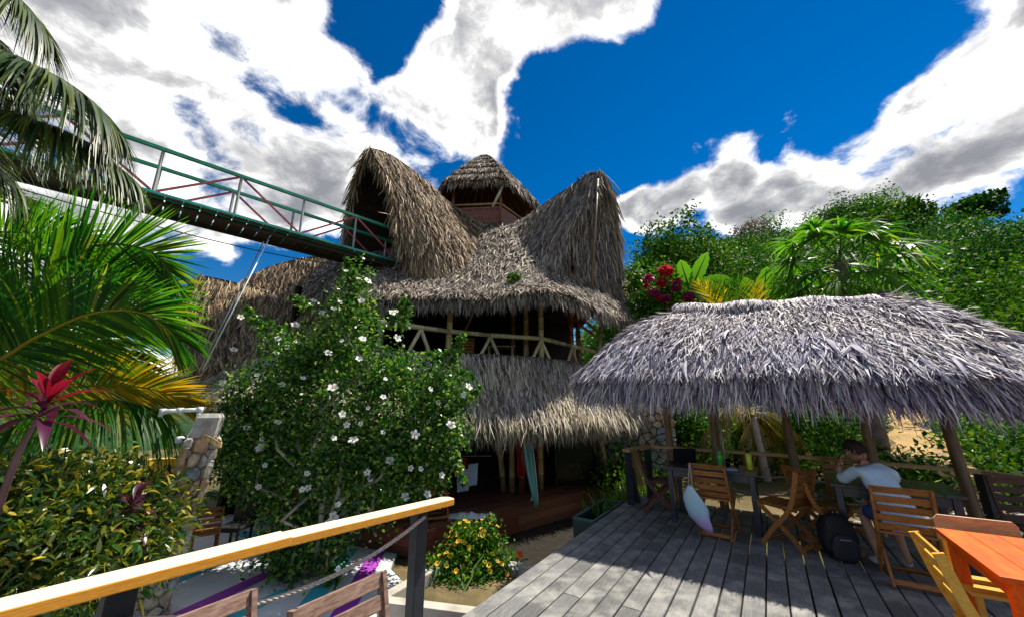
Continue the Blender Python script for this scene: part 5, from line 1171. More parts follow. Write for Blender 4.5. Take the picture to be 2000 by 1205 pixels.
def build_mid_plants():
    t = thing('bougainvillea', 'round bush with crimson and magenta blossom beside the house roof', 'bush', (6.0, 13.8, gz(6, 13.8)))
    ells = [((5.11,12.93,5.61), (.95, .8, .95)), ((5.85,12.85,5.10), (.8, .7, .8)), ((4.67,12.91,4.84), (.7, .6, .8)), ((5.36,12.77,4.16), (1.2, .9, 1.2)), ((5.36,13.12,2.77), (1.2, .9, 1.5))]
    c, d = clumped(9000, ells, 16, .14, .5); V, Q = leaves(c, rng.uniform(.1, .2, len(c)), rng.uniform(.07, .12, len(c)), .6, d * .5); mesh_np('foliage', V, Q, 'bright_leaf', t)['kind'] = 'stuff'
    branches((6.0, 13.8, gz(6, 13.8)), [e[0] for e in ells], .05, t)
    for m, E, n in (('red_bract', [((5.24,12.01,5.96), (.26, .2, .2)), ((5.06,12.01,5.56), (.14, .15, .2)), ((4.95,12.04,5.03), (.12, .1, .12)), ((5.63,11.99,5.63), (.1, .1, .1)), ((4.54,12.04,5.43), (.1, .1, .1))], 620), ('magenta_bract', [((4.76,12.00,5.20), (.2, .2, .15)), ((5.12,11.96,4.95), (.2, .2, .15)), ((5.88,11.94,5.03), (.2, .2, .18)), ((4.59,11.98,5.68), (.2, .2, .15)), ((5.46,11.85,5.37), (.2, .2, .2))], 600)):
        c, d = blob_points(n, E, .3); V, Q = leaves(c, rng.uniform(.07, .13, n), rng.uniform(.06, .1, n), .2); mesh_np('blossom', V, Q, m, t)['kind'] = 'stuff'
    # banana plants
    def banana(label, foot, leaves_):
        b = thing('banana_plant', label, 'banana plant', foot, 0, 'banana plants behind the palapa ridge')
        for base, tip, w in leaves_:
            A, B = Vector(base), Vector(tip); d = B - A; L = d.length; d.normalize(); side = d.cross(Vector((-.3, -1, .2))).normalized(); nn = side.cross(d); mb = MB(); seg = 12
            for j in range(seg + 1):
                q = j / seg; wd = w * math.sin(math.pi * min(1, .08 + q * .92)) ** .6 * (1 if q < .98 else .3); p = A + d * L * q + nn * (.25 * L * q * q) - Vector((0, 0, .12 * L * q * q))
                tear = .9 + .1 * math.sin(j * 2.7)
                mb.v += [tuple(p - side * wd/2*tear + nn * .08 * wd), tuple(p), tuple(p + side * wd/2 * tear + nn * .08 * wd)]
            for j in range(seg):
                q = j * 3; mb.f += [(q, q+1, q+4, q+3), (q+1, q+2, q+5, q+4)]
            o = mb.build('leaf', 'banana_leaf', b, smooth=True); MB().tube([foot_mid(foot, base), A, A + d * L * .9 + nn * .2 * L - Vector((0, 0, .1 * L))], [.05, .035, .008], 6).build('midrib', 'stem_green', o)
        MB().tube([foot, foot_mid(foot, leaves_[0][0])], [.14, .09], 8).build('stem', 'stem_green', b, smooth=True)
    def foot_mid(f, b): return tuple(Vector(f).lerp(Vector(b), .75))
    banana('banana plant with two upright bright leaves next to the red blossom', (6.9, 12.4, gz(6.9, 12.4)), [((6.07,12.23,5.49), (5.81,12.19,6.50), .55), ((6.20,12.23,5.49), (6.76,12.13,6.72), .5), ((6.43,12.23,5.52), (7.37,11.98,5.68), .6), ((6.16,12.26,5.40), (5.35,12.63,6.38), .5), ((6.24,12.09,5.26), (6.60,11.57,4.85), .5)])
    banana('banana plant with one tall leaf beside the yellow palm frond', (8.5, 11.4, gz(8.5, 11.4)), [((8.22,11.76,4.90), (8.39,11.68,6.06), .5), ((8.14,11.76,4.90), (7.50,11.77,5.70), .5), ((8.31,11.76,4.90), (9.13,11.85,5.37), .4)])
    y = thing('yellow_palm', 'small palm with golden yellow fronds above the palapa ridge', 'palm tree', (7.6, 11.6, gz(7.6, 11.6)))
    palm_trunk(y, [(7.6, 11.6, gz(7.6, 11.6)), (7.6, 11.6, 2.4)], .12, .09, 'bark'); k = (7.6, 11.6, 2.45)
    for e, s in (((5.52,10.50,5.02), .4), ((6.13,10.48,5.06), .3), ((6.66,10.47,5.12), .3), ((7.19,10.51,4.95), .4), ((7.91,11.11,4.64), .4), ((5.14,10.66,4.36), .4)):
        m = Vector(k).lerp(Vector(e), .55) + Vector((0, 0, s)); frond(y, [k, tuple(m), e], 44, .8, 'palm_yellow' if s > .35 else 'bright_leaf', 'palm_yellow', .15, .02, .024, jit=.08)
    # fan palm
    f = thing('fan_palm', 'shaggy fan palm with drooping split leaves above the palapa', 'palm tree', (9.9, 10.6, gz(9.9, 10.6)))
    cr = (10.12,10.82,5.79); palm_trunk(f, [(9.9, 10.6, gz(9.9, 10.6)), (10.0, 10.7, 2.5), cr], .2, .15, 'bark'); r = random.Random(4)
    for k in range(34):
        a = k * 2.399; el = R(78 - 118 * (k / 34) ** .9); ln = r.uniform(1.0, 1.5); d = np.array((math.cos(a) * math.cos(el), math.sin(a) * math.cos(el), math.sin(el))); hub = np.array(cr) + d * ln; hub[2] -= .15
        n = 26; S = unit(np.cross(d, [0, 0, 1.0])[None])[0]; U = np.cross(S, d); th = np.linspace(-1.75, 1.75, n)
        dv = d[None] * np.cos(th)[:, None] + S[None] * np.sin(th)[:, None] + rng.normal(0, .06, (n, 3))
        V, Q = strips(np.repeat(hub[None], n, 0), dv, U[None] + rng.normal(0, .2, (n, 3)), rng.uniform(.85, 1.25, n), .085, 5, rng.uniform(.45, .9, n), np.array([.3, 1, .9, .6, .35, .05]))
        o = mesh_np('fan_leaf', V, Q, 'banana_leaf' if r.random() < .45 else 'palm_green', f); MB().tube([cr, tuple(hub)], .018, 5).build('stalk', 'stem_green', o)
    # dry drooping palm under the eave
    w = thing('drooping_palm', 'young palm with straw-coloured drooping fronds behind the deck railing', 'palm tree', (5.7, 9.0, gz(5.7, 9)))
    palm_trunk(w, [(5.7, 9.0, gz(5.7, 9)), (5.6, 9.0, 1.3)], .09, .07); k = (5.6, 9.0, 1.35)
    for e, m, s in (((4.61,9.47,0.86), 'palm_dry', .45), ((4.71,9.14,0.55), 'palm_dry', .7), ((5.82,9.53,0.62), 'palm_yellow', .5), ((6.31,9.56,0.50), 'palm_olive', .6), ((6.93,9.60,0.38), 'palm_yellow', .5), ((6.98,9.37,-0.36), 'palm_olive', .6), ((5.59,9.10,-0.51), 'palm_dry', .5), ((5.88,10.18,0.12), 'palm_olive', .3), ((7.80,10.07,-0.28), 'palm_dry', .5), ((6.24,9.15,-0.32), 'palm_yellow', .6)):
        mm = Vector(k).lerp(Vector(e), .5) + Vector((0, 0, s)); frond(w, [k, tuple(mm), e], 44, .55, m, 'palm_yellow', 1.0, .02, .022, .7, 0)
    for lab, foot, E, m, n in (('glossy green shrub behind the railing next to the laptop', (4.9, 10.4), [((4.94,10.88,1.02), (.55, .5, .7)), ((5.12,10.77,0.62), (.6, .5, .5)), ((4.68,10.91,0.48), (.5, .5, .5))], 'bright_leaf', 2600),
                               ('broad dark leafy shrub filling the ground past the last palapa post', (12.3, 8.2), [((12.28,10.20,0.43), (1.3, 1, .8)), ((12.19,9.50,0.74), (1.1, .9, .8)), ((13.62,11.58,0.69), (1.2, 1, .7)), ((11.33,8.61,0.20), (1.2, .9, .7)), ((11.36,9.28,-0.02), (.9, .7, .45))], 'hibiscus_leaf', 7000),
                               ('low weedy shrub on the bank left of the footpath', (9.4, 11.2), [((12.21,12.75,0.12), (.8, .6, .5)), ((11.36,11.57,-0.09), (.6, .5, .3)), ((12.87,13.73,0.34), (.9, .7, .6))], 'bright_leaf', 2600),
                               ('dark shrub beyond the railing between the palapa posts', (8.2, 11.6), [((10.23,12.63,0.60), (1.1, .8, .9)), ((11.43,13.01,0.73), (1.0, .8, .9)), ((8.78,11.69,0.25), (.8, .7, .6)), ((9.83,11.73,0.10), (.9, .7, .5))], 'forest_leaf_dark', 5000),
                               ('leafy bush standing between the drooping palm and the house', (6.3, 12.0), [((7.33,12.97,0.90), (1.1, .9, 1.1)), ((8.84,13.18,0.89), (1.1, .9, 1.0)), ((6.38,12.41,-0.14), (1.0, .8, .6)), ((7.66,12.44,-0.29), (1, .8, .6))], 'forest_leaf_dark', 4200)):
        b = thing('shrub', lab, 'shrub', (*foot, gz(*foot)), 0, 'shrubs behind the far railing'); c, d = clumped(n, E, 12, .12, .45); V, Q = leaves(c, rng.uniform(.09, .17, len(c)), rng.uniform(.05, .09, len(c)), .6, d * .5); mesh_np('foliage', V, Q, m, b)['kind'] = 'stuff'
        branches((*foot, gz(*foot)), [e[0] for e in E], .03, b)
    # undergrowth on the bank
    parts = []; r = random.Random(77)
    for k in range(130):
        az = R(r.uniform(15, 64)); rad = r.uniform(9.6, 27); x, y = rad * math.sin(az), rad * math.cos(az)
        pd = min(math.hypot(x - a, y - b) for a, b in ((6.8, 6.3), (8.8, 8.5), (10.2, 9.8), (11.6, 11.1), (13.2, 12.7), (14.8, 14.4), (17.2, 18.2)))
        if pd < 1.45: continue
        s = r.uniform(.4, .95); E = [((x, y, gz(x, y) + .35 * s), (1.1 * s, 1.1 * s, .9 * s))]; c, d = clumped(760, E, 10, .14, .5); parts.append(leaves(c, rng.uniform(.08, .18, len(c)), rng.uniform(.05, .09, len(c)), .7, d * .5))
    V, Q = join(parts); o = mesh_np('undergrowth', V, Q, 'forest_leaf'); tag(o, 'leafy undergrowth covering the bank along the sandy path', 'undergrowth', None, 'stuff')
    # loose stones on the bank
    st = []
    for k in range(90):
        u = rng.uniform(8.0, 10.5); w = rng.uniform(.2, 3.8); p = D(u, w); s = rng.uniform(.05, .16); me = MB()
        n = 7; pts = [(math.cos(2*math.pi*i/n) * s * rng.uniform(.7, 1.2), math.sin(2*math.pi*i/n) * s * rng.uniform(.6, 1), 0) for i in range(n)]
        z = gz(p[0], p[1]) - .02; me.prism([(p[0] + a, p[1] + b, z) for a, b, c in pts], (0, 0, 1), s * rng.uniform(.4, .8), s * .3); st.append(me)
    allm = MB()
    for m in st: allm.add(m.v, m.f)
    o = allm.build('rubble', 'stone1'); tag(o, 'scattered grey stones on the bank behind the far railing', 'rubble', None, 'stuff')
    b = thing('boulder', 'large dark grey boulder beside the top of the sandy path', 'boulder', (14.6, 11.4, gz(14.6, 11.4)))
    import mathutils
    mb = MB(); nseg, nr = 26, 14; V = []; base = np.array(b.location)
    for i in range(nr + 1):
        for j in range(nseg):
            a = 2*math.pi*j/nseg; e = -.5 + (math.pi/2 + .5) * i / nr; dx, dy, dz = math.cos(e)*math.cos(a), math.cos(e)*math.sin(a), math.sin(e)
            k = 1 + .28 * mathutils.noise.noise(Vector((dx*1.6, dy*1.6, dz*1.6 + 3))) + .10 * mathutils.noise.noise(Vector((dx*5, dy*5, dz*5))); V.append((base[0] + 2.4*dx*k, base[1] + 1.2*dy*k, base[2] + 1.35*dz*k))
    Q = [(i*nseg+j, i*nseg+(j+1) % nseg, (i+1)*nseg+(j+1) % nseg, (i+1)*nseg+j) for i in range(nr) for j in range(nseg)]
    mesh_np('rock', np.array(V), np.array(Q), 'tarp_grey', b)
build_mid_plants()
def build_roof_plant():
    b = (0.06,9.70,4.87); t = thing('roof_seedling', 'small yellow green seedling growing out of the balcony thatch', 'plant', b)
    c, d = blob_points(90, [((0.06,9.70,4.94), (.2, .15, .17))], .2); V, Q = leaves(c, rng.uniform(.08, .17, 90), rng.uniform(.06, .11, 90), .5); mesh_np('leaf_cluster', V, Q, 'bright_leaf', t)['kind'] = 'stuff'
    MB().tube([b, tuple(Vector(b) + Vector((0, 0, .16)))], .01, 5).build('stem', 'stem_green', t)
build_roof_plant()

def build_side_wall():
    # fieldstone wall beside the ground floor, behind the railing corner
    t = thing('fieldstone_wall', 'rough fieldstone wall at the house corner behind the deck railing', 'wall', (3.2, 9.9, -.9))
    a, b = Vector((2.3, 11.0, -.9)), Vector((4.3, 10.3, -.9)); d = (b - a).normalized(); n = Vector((d.y, -d.x, 0)); L = (b - a).length
    MB().bar(a + Vector((0, 0, 1.2)) - n * .14, b + Vector((0, 0, 1.2)) - n * .14, .26, 2.4).build('core', 'mortar', t)
    stone_face(t, a, d, Vector((0, 0, 1)), n, L, 2.4, 120, 21, .09, 1.2, .02)
    q = thing('teal_trough', 'low teal trough with a pale rim tucked beside the deck boards', 'trough', (1.5, 7.0, -.6))
    A, B, C = Vector((0.91,6.18,0.02)), Vector((1.96,6.86,-0.23)), Vector((1.44,7.70,-0.27))
    z = A.z; z = -.04; A = Vector((.93, 6.2, z)); d = Vector((.555, .832, 0)); n = Vector((.832, -.555, 0))
    P = [A, A + d * 1.3, A + d * 1.3 + n * .32, A + n * .32]
    for i in range(4):
        a, b = P[i], P[(i + 1) % 4]; MB().bar(a - Vector((0, 0, .3)), b - Vector((0, 0, .3)), .03, .58).build('side', 'teal_tank', q); MB().bar(a, b, .045, .03).build('rim', 'tank_rim', q)
    g = thing('moss_bed', 'grassy green planting in the trough by the deck corner', 'plant', (1.9, 7.9, -.6))
    E = [((1.45, 6.75, -.12), (.3, .25, .12)), ((2.0, 7.5, -.1), (.4, .3, .16)), ((2.45, 8.0, -.1), (.4, .35, .25)), ((2.75, 8.3, .0), (.25, .2, .3))]; c, d2 = clumped(1800, E, 10, .06, .3)
    V, Q = strips(c, rng.normal(0, .4, c.shape) + np.array((0, 0, 1)), rng.normal(0, 1, c.shape), rng.uniform(.08, .2, len(c)), .02, 2, .2); mesh_np('grass_blades', V, Q, 'grass_leaf', g)['kind'] = 'stuff'
build_side_wall()

# ------------------------------------------------------------------ furniture and small things on the deck
def make_chair(wood):
    """slatted folding chair, 0.44 wide, facing local +Y"""
    t = thing('folding_chair', 'wooden folding chair', 'chair')
    def poly(pts, w, h):
        mb = MB()
        for a, b in zip(pts[:-1], pts[1:]): mb.bar(a, b, w, h, (1, 0, 0))
        return mb
    for s in (-1, 1):
        x = s * .205
        # long curved member: back post sweeping down to the front foot
        P = catmull([(x, -.285, .87), (x, -.215, .60), (x, -.12, .40), (x, .06, .20), (x, .21, .0)], 12); mb = MB()
        hw, hd = .011, .024; T = np.gradient(P, axis=0); T /= np.linalg.norm(T, axis=1)[:, None]
        for p, tt in zip(P, T):
            nn = np.array((0, -tt[2], tt[1])); mb.v += [tuple(p + np.array((dx, 0, 0)) + nn * q) for dx, q in ((-hw, -hd), (hw, -hd), (hw, hd), (-hw, hd))]
        for k in range(11):
            for j in range(4): mb.f.append((k*4+j, k*4+(j+1) % 4, (k+1)*4+(j+1) % 4, (k+1)*4+j))
        mb.f += [(3, 2, 1, 0), (44, 45, 46, 47)]; mb.build('leg', wood, t, False)
        xi = s * .178
        P = catmull([(xi, .205, .445), (xi, .05, .30), (xi, -.12, .14), (xi, -.235, .0)], 10); mb = MB(); T = np.gradient(P, axis=0); T /= np.linalg.norm(T, axis=1)[:, None]
        for p, tt in zip(P, T):
            nn = np.array((0, -tt[2], tt[1])); mb.v += [tuple(p + np.array((dx, 0, 0)) + nn * q) for dx, q in ((-hw, -hd), (hw, -hd), (hw, hd), (-hw, hd))]
        for k in range(9):
            for j in range(4): mb.f.append((k*4+j, k*4+(j+1) % 4, (k+1)*4+(j+1) % 4, (k+1)*4+j))
        mb.f += [(3, 2, 1, 0), (36, 37, 38, 39)]; mb.build('leg', wood, t, False)
        MB().bar((s * .153, -.20, .433), (s * .153, .215, .453), .022, .034).build('seat_rail', wood, t, False)
    for k in range(5):
        z = .845 - k * .085; y = np.interp(z, [.40, .60, .87], [-.12, -.215, -.285])
        MB().bar((-.193, y + .004, z), (.193, y + .004, z), .014, .062, (0, -.25, 1)).build('back_slat', wood, t, False, bevel=.003)
    for k in range(6):
        y = -.17 + k * .076
        MB().bar((-.20, y, .463 + y * .045), (.20, y, .463 + y * .045), .062, .016).build('seat_slat', wood, t, False, bevel=.003)
    MB().bar((-.165, -.20, .045), (.165, -.20, .045), .02, .045, (0, .7, .7)).build('stretcher', wood, t, False)
    MB().bar((-.193, .165, .06), (.193, .165, .06), .02, .04, (0, -.7, .7)).build('stretcher', wood, t, False)
    return t

def build_chairs():
    spots = [  # u, w, turn from the board direction (deg, + to the left), wood, label
        (5.92, -.74, -6, 'chair_wood', 'brown slatted folding chair with a tote bag hung on its back'),
        (6.62, -1.62, -78, 'chair_dark', 'dark reddish folding chair by the laptop at the railing corner'),
        (5.95, .0, 62, 'chair_wood', 'brown folding chair seen side-on between the laptop table and the backpack'),
        (5.42, .92, -2, 'chair_wood', 'brown folding chair the man in the pale shirt sits on'),
        (6.15, .38, -70, 'chair_wood', 'folding chair behind the black backpack at the end of the dark table'),
        (7.02, .72, 176, 'chair_wood', 'folding chair on the far side of the dark table against the railing'),
        (6.15, 2.05, 178, 'chair_dark', 'dark folding chair in shade backed against the railing at the deck corner'),
        (3.33, .93, -90, 'chair_yellow', 'bright yellow folding chair pushed up to the orange table'),
        (1.13, -1.35, -90, 'chair_bleached', 'sun-bleached slatted folding chair nearest the handrail end post'),
        (.72, -1.66, -88, 'chair_bleached', 'sun-bleached folding chair cut off by the frame bottom under the handrail')]
    protos = {}
    for u, w, a, wood, lab in spots:
        if wood not in protos: o = protos[wood] = make_chair(wood)
        else: o = copy_tree(protos[wood])
        o.location = D(u, w, 0); o.rotation_euler = (0, 0, DROT + R(a)); tag(o, lab, 'chair', 'slatted folding chairs')
    for p, a, lab in (((-1.42, 7.62, -.45), 200, 'wooden folding chair on the house floor behind the handrail end'), ((-5.0, 6.75, -.86), 35, 'tan folding chair on the painted patio behind the stone pillar'),
                      ((-5.95, 6.1, -.86), 120, 'folding chair half hidden by the croton hedge left of the stone pillar')):
        o = copy_tree(protos['chair_wood']); o.location = p; o.rotation_euler = (0, 0, R(a)); tag(o, lab, 'chair', 'slatted folding chairs')
    # chair with a solid board backrest beyond the orange table
    t = thing('board_back_chair', 'yellow wooden chair with a plain solid backrest beyond the orange table', 'chair', D(4.36, 1.13, 0), DROT + R(2))
    mb = MB(); mb.prism([(-.21, 0, .66), (.21, 0, .66), (.21, 0, .80), (.185, 0, .83), (-.185, 0, .83), (-.21, 0, .80)], (0, 1, 0), .022); mb.build('backrest', 'chair_tan', t, False, bevel=.004)
    MB().bar((-.21, -.19, .44), (.21, -.19, .44), .36, .025).build('seat', 'chair_yellow', t, False, bevel=.004)
    for x in (-.17, .17):
        MB().bar((x, .045, 0), (x, .035, .74), .035, .028, (1, 0, 0)).build('leg', 'chair_yellow', t, False); MB().bar((x, -.34, 0), (x, -.33, .426), .035, .028, (1, 0, 0)).build('leg', 'chair_yellow', t, False)
build_chairs()

def make_table(name, label, u, w, lu, lw, h, wood, topm, rot=0, th=.032, trestle=False):
    t = thing(name, label, 'table', D(u, w, 0), DROT + R(rot)); n = max(3, int(lw / .14))
    for k in range(n):
        ww = lw / n; MB().bar((-lw/2 + ww * (k + .5), -lu/2, h - th/2), (-lw/2 + ww * (k + .5), lu/2, h - th/2), ww - .0025, th).build('top_board', topm, t, False, bevel=.003)
    for sx in (-1, 1):
        for sy in (-1, 1): MB().bar((sx * (lw/2 - .07), sy * (lu/2 - .07), 0), (sx * (lw/2 - .07), sy * (lu/2 - .07), h - th - .001), .065, .065, (0, 1, 0)).build('leg', wood, t, False, bevel=.004)
        MB().bar((sx * (lw/2 - .07), -lu/2 + .105, h - th - .055), (sx * (lw/2 - .07), lu/2 - .105, h - th - .055), .025, .09).build('apron', wood, t, False)
    for sy in (-1, 1): MB().bar((-lw/2 + .105, sy * (lu/2 - .07), h - th - .055), (lw/2 - .105, sy * (lu/2 - .07), h - th - .055), .025, .09).build('apron', wood, t, False)
    return t
make_table('dining_table', 'dark blue-black table carrying the laptop and bottles', 6.45, -.82, .72, 1.15, .74, 'table_blue', 'table_blue')
make_table('dining_table', 'dark blue-black table the man leans on', 6.30, 1.02, .85, 1.05, .74, 'table_blue', 'table_blue', -4)
make_table('orange_table', 'bright orange varnished wooden table at the frame corner', 3.77, 1.34, .95, .9, .76, 'table_orange', 'table_orange')

def build_table_things():
    z = .741
    t = thing('laptop', 'open black laptop on the dark table by the railing', 'laptop', D(6.52, -1.22, z), DROT + R(-150))
    MB().box((0, 0, .009), (.33, .23, .014)).build('keyboard', 'black', t, False, bevel=.003)
    MB().bar((0, .112, .018), (0, .155, .235), .33, .010, (0, 1, 0)).build('screen', 'screen', t, False, bevel=.003)
    def bottle(name, lab, u, w, prof, m, cap):
        b = thing(name, lab, 'bottle', D(u, w, z)); MB().lathe(prof, 16).build('body', m, b, False, True); r, h = prof[-1]; MB().lathe([(r * 1.1, 0), (r * 1.1, .03), (r * .9, .034)], 14, (0, 0, h)).build('cap', cap, b, False, True)
    bottle('green_bottle', 'bright green drinking bottle standing next to the laptop table post', 6.55, -.70, [(.033, 0), (.036, .01), (.036, .13), (.03, .16), (.024, .17)], 'green_bottle', 'green_bottle')
    bottle('yellow_bottle', 'tall yellow thermos bottle at the end of the laptop table', 6.42, -.33, [(.034, 0), (.037, .01), (.037, .2), (.022, .225)], 'yellow_bottle', 'black')
    for k, (u, w) in enumerate(((6.5, -.60), (6.58, -.5))):
        o = MB().lathe([(.026, 0), (.034, .11), (.032, .11), (.024, .006)], 16).build('drinking_glass', 'thin_glass', smooth=True); o.location = D(u, w, z); tag(o, ('clear drinking glass touching the green bottle', 'clear drinking glass farther along from the green bottle')[k], 'glass')
    o = thing('notebook', 'open blue notebook with white pages on the laptop table', 'notebook', D(6.3, -.62, z), DROT + R(12)); MB().box((0, 0, .004), (.30, .21, .007)).build('cover', 'paper_blue', o, False); MB().box((-.072, 0, .011), (.138, .2, .006)).build('page', 'paper_blue', o, False); MB().box((.072, -.006, .0105), (.138, .196, .006)).build('page', 'paper_white', o, False)
    # tote bag hanging from the chair back
    t = thing('tote_bag', 'pale blue tote bag with a violet print hanging from the brown chair', 'bag', D(5.66, -.93, 0), DROT + R(-6))
    rows = [(.60, .03, .012), (.55, .06, .03), (.45, .11, .045), (.34, .14, .055), (.24, .12, .05), (.15, .08, .035), (.09, .035, .015)]; mb = MB(); n = 14; dx = [-.05, -.05, -.04, -.01, .03, .08, .12]
    for (zz, a, b), ox in zip(rows, dx):
        for k in range(n):
            q = 2*math.pi*k/n; f = 1 + .12 * math.sin(3*q + zz*20); mb.v.append((ox + a*math.cos(q)*f, -.03 + b*math.sin(q)*f, zz))
    for i in range(len(rows) - 1):
        for k in range(n): k2 = (k+1) % n; mb.f.append((i*n+k, i*n+k2, (i+1)*n+k2, (i+1)*n+k))
    mb.f += [tuple(range(n))[::-1], tuple((len(rows)-1)*n + k for k in range(n))]; mb.build('body', 'tote', t, False, True)
    for ox in (-.07, -.02): MB().tube([(ox, -.03, .58), (ox * .6 - .01, -.045, .74), (-.03, -.02, .875), (-.02, .045, .86), (-.03, .05, .7)], .007, 6).build('strap', 'rope', t, False, True)
    # backpack
    t = thing('backpack', 'black backpack slumped on the deck in front of the dark table', 'backpack', D(5.78, .44, 0), DROT + R(18))
    def blob(c, s, p=3.2, squish=0):
        V = []; na, nr = 22, 14
        for i in range(nr + 1):
            e = -math.pi/2 + math.pi*i/nr
            for j in range(na):
                a = 2*math.pi*j/na; f = lambda v: math.copysign(abs(v) ** (2/p), v); x, y, zz = f(math.cos(e))*f(math.cos(a)), f(math.cos(e))*f(math.sin(a)), f(math.sin(e)); k = 1 - .16 * max(zz, 0)
                V.append((c[0] + s[0]*x*k + .012*math.sin(zz*5+j), c[1] + s[1]*y*k, c[2] + s[2]*zz))
        m = MB(); m.v = V; m.f = [(i*na+j, i*na+(j+1) % na, (i+1)*na+(j+1) % na, (i+1)*na+j) for i in range(nr) for j in range(na)]; return m
    blob((0, 0, .225), (.165, .10, .225)).build('main_bag', 'black', t, False, True); blob((0, -.105, .14), (.125, .045, .13)).build('front_pocket', 'post_dark', t, False, True)
    MB().tube([(-.03, .02, .44), (-.02, .02, .475), (.02, .02, .475), (.03, .02, .44)], .009, 6).build('handle', 'black', t, False, True)
    for s in (-1, 1): MB().tube([(s*.08, .09, .40), (s*.12, .16, .28), (s*.12, .14, .1), (s*.1, .09, .04)], .014, 6).build('strap', 'black', t, False, True)
    MB().bar((-.05, -.153, .23), (.05, -.153, .23), .006, .008).build('zip', 'steel_grey', t, False)
    # surfboard in the doorway
    t = thing('surfboard', 'teal surfboard leaning upright at the dark ground-floor doorway', 'surfboard', (.45, 8.45, -.45)); A, B = Vector((.48, 8.4, -.43)), Vector((.22, 8.75, 1.75)); d = (B - A).normalized(); side = Vector((.86, .5, 0)); side = (side - d * side.dot(d)).normalized(); nn = side.cross(d); mb = MB(); L = (B - A).length; n = 20; m = 10
    for i in range(n + 1):
        q = i / n; wd = .245 * max(.02, math.sin(math.pi * (.03 + .95 * q)) ** .55) * (1 if q < .6 else 1 - .25 * (q - .6)); p = A + d * L * q + nn * .10 * (q - .45) ** 2 * 2
        for k in range(m): a = 2*math.pi*k/m; mb.v.append(tuple(p + side * wd * math.cos(a) * .5 * 2 * .5 + nn * .035 * math.sin(a) * min(1, wd * 8)))
    for i in range(n):
        for k in range(m): k2 = (k+1) % m; mb.f.append((i*m+k, i*m+k2, (i+1)*m+k2, (i+1)*m+k))
    mb.f += [tuple(range(m))[::-1], tuple(n*m + k for k in range(m))]; mb.build('board', 'surf_teal', t, smooth=True)
    MB().tube([tuple(A + d * L * q + nn * (.10 * (q - .45) ** 2 * 2) + side * .245 * .5 * max(.02, math.sin(math.pi * (.03 + .95 * q)) ** .55) * (1 if q < .6 else 1 - .25 * (q - .6))) for q in np.linspace(.02, .98, 24)], .013, 6).build('rail_edge', 'surf_edge', t, smooth=True)
    MB().prism([tuple(A + d * .12 - nn * .03 - side * .0), tuple(A + d * .28 - nn * .03), tuple(A + d * .1 - nn * .18)], side, .012).build('fin', 'surf_edge', t)
    # cloths hung in the doorway
    def cloth(lab, p, w, h, mat, d=(.8, .6, 0), fold=5):
        d = Vector(d).normalized(); nn = Vector((d.y, -d.x, 0)); V = []; nx, nz = 16, 8
        for layer in (0, .012):
            for i in range(nx + 1):
                for j in range(nz + 1): f = .03 * math.sin(i / nx * fold * 6.28) * (j / nz) ; V.append(tuple(Vector(p) + d * w * (i / nx - .5) * (1 - .12 * j / nz) + nn * (f + layer) - Vector((0, 0, h * j / nz))))
        o_ = (nx+1)*(nz+1); Q = []
        for i in range(nx):
            for j in range(nz): a = i*(nz+1)+j; Q += [(a, a+1, a+nz+2, a+nz+1), (o_+a+nz+1, o_+a+nz+2, o_+a+1, o_+a)]
        for i in range(nx):
            for j in (0, nz): a = i*(nz+1)+j; Q.append((a, a+nz+1, o_+a+nz+1, o_+a))
        o = mesh_np('hanging_cloth', np.array(V), np.array(Q), mat, None, smooth=True); tag(o, lab, 'cloth', 'cloths hung in the ground floor')
    cloth('dark red cloth hanging left of the surfboard', (0.22,9.37,1.28), .3, 1.3, 'red_cloth'); cloth('teal cloth hanging right of the surfboard', (0.66,9.95,1.45), .35, .8, 'teal_cloth'); cloth('red fringed cloth hanging below the teal cloth', (0.70,10.09,0.88), .3, 1.2, 'red_cloth', (.8, .6, 0), 8)
    cloth('white cloth hanging in the shade beside the hibiscus', (-1.07,8.81,0.22), .32, .45, 'white_cloth'); cloth('pale blue shirt hanging beside the red cloth in shade', (-0.88,9.00,0.30), .25, .45, 'shirt'); cloth('red cloth on the line above the white one', (-1.16,8.86,0.43), .35, .3, 'red_cloth')
    o = MB().tube([(-1.56,8.64,0.51), (-0.49,9.49,0.40)], .008, 6).build('washing_line', 'rope'); tag(o, 'thin washing line strung in the shaded ground floor', 'line')
    o = thing('crumpled_towel', 'crumpled pale towel lying on the house floor', 'towel', (-0.82,7.79,-0.45)); b = Vector(o.location); V = []
    import mathutils
    for i in range(17):
        for j in range(11): x, y = (i/16 - .5) * .75, (j/10 - .5) * .35; hgt = max(.004, .09 * (1 - (2*x/.75)**2) * (1 - (2*y/.35)**2) * (.6 + .8 * mathutils.noise.noise(Vector((x*9, y*9, 0))))); V.append((b.x + x, b.y + y, b.z + hgt))
    mesh_np('folded_cloth', np.array(V), np.array([(i*11+j, (i+1)*11+j, (i+1)*11+j+1, i*11+j+1) for i in range(16) for j in range(10)]), 'white_cloth', o, smooth=True)
    # balcony: hammock, table, chair
    t = thing('hammock', 'striped hammock slung on the balcony behind the bamboo rail', 'hammock', (-1.2, 11, 2.6)); A, B = Vector((-1.14,11.81,4.72)), Vector((-1.78,10.80,2.98)); P = [A, A.lerp(B, .5) - Vector((0, 0, .12)), A.lerp(B, .8) - Vector((0, 0, .12)), B]
    MB().tube([tuple(p) for p in catmull(P, 14)], [.012, .02, .035, .05, .065, .075, .08, .08, .085, .085, .09, .09, .08, .06], 8, True, .5).build('sling', 'red_cloth', t, smooth=True)
    for k in range(3): MB().tube([tuple(Vector(p) + Vector((.03 * (k - 1), -.03, .02 * k))) for p in catmull(P[:3], 8)], .009, 5).build('cord', 'rope', t)
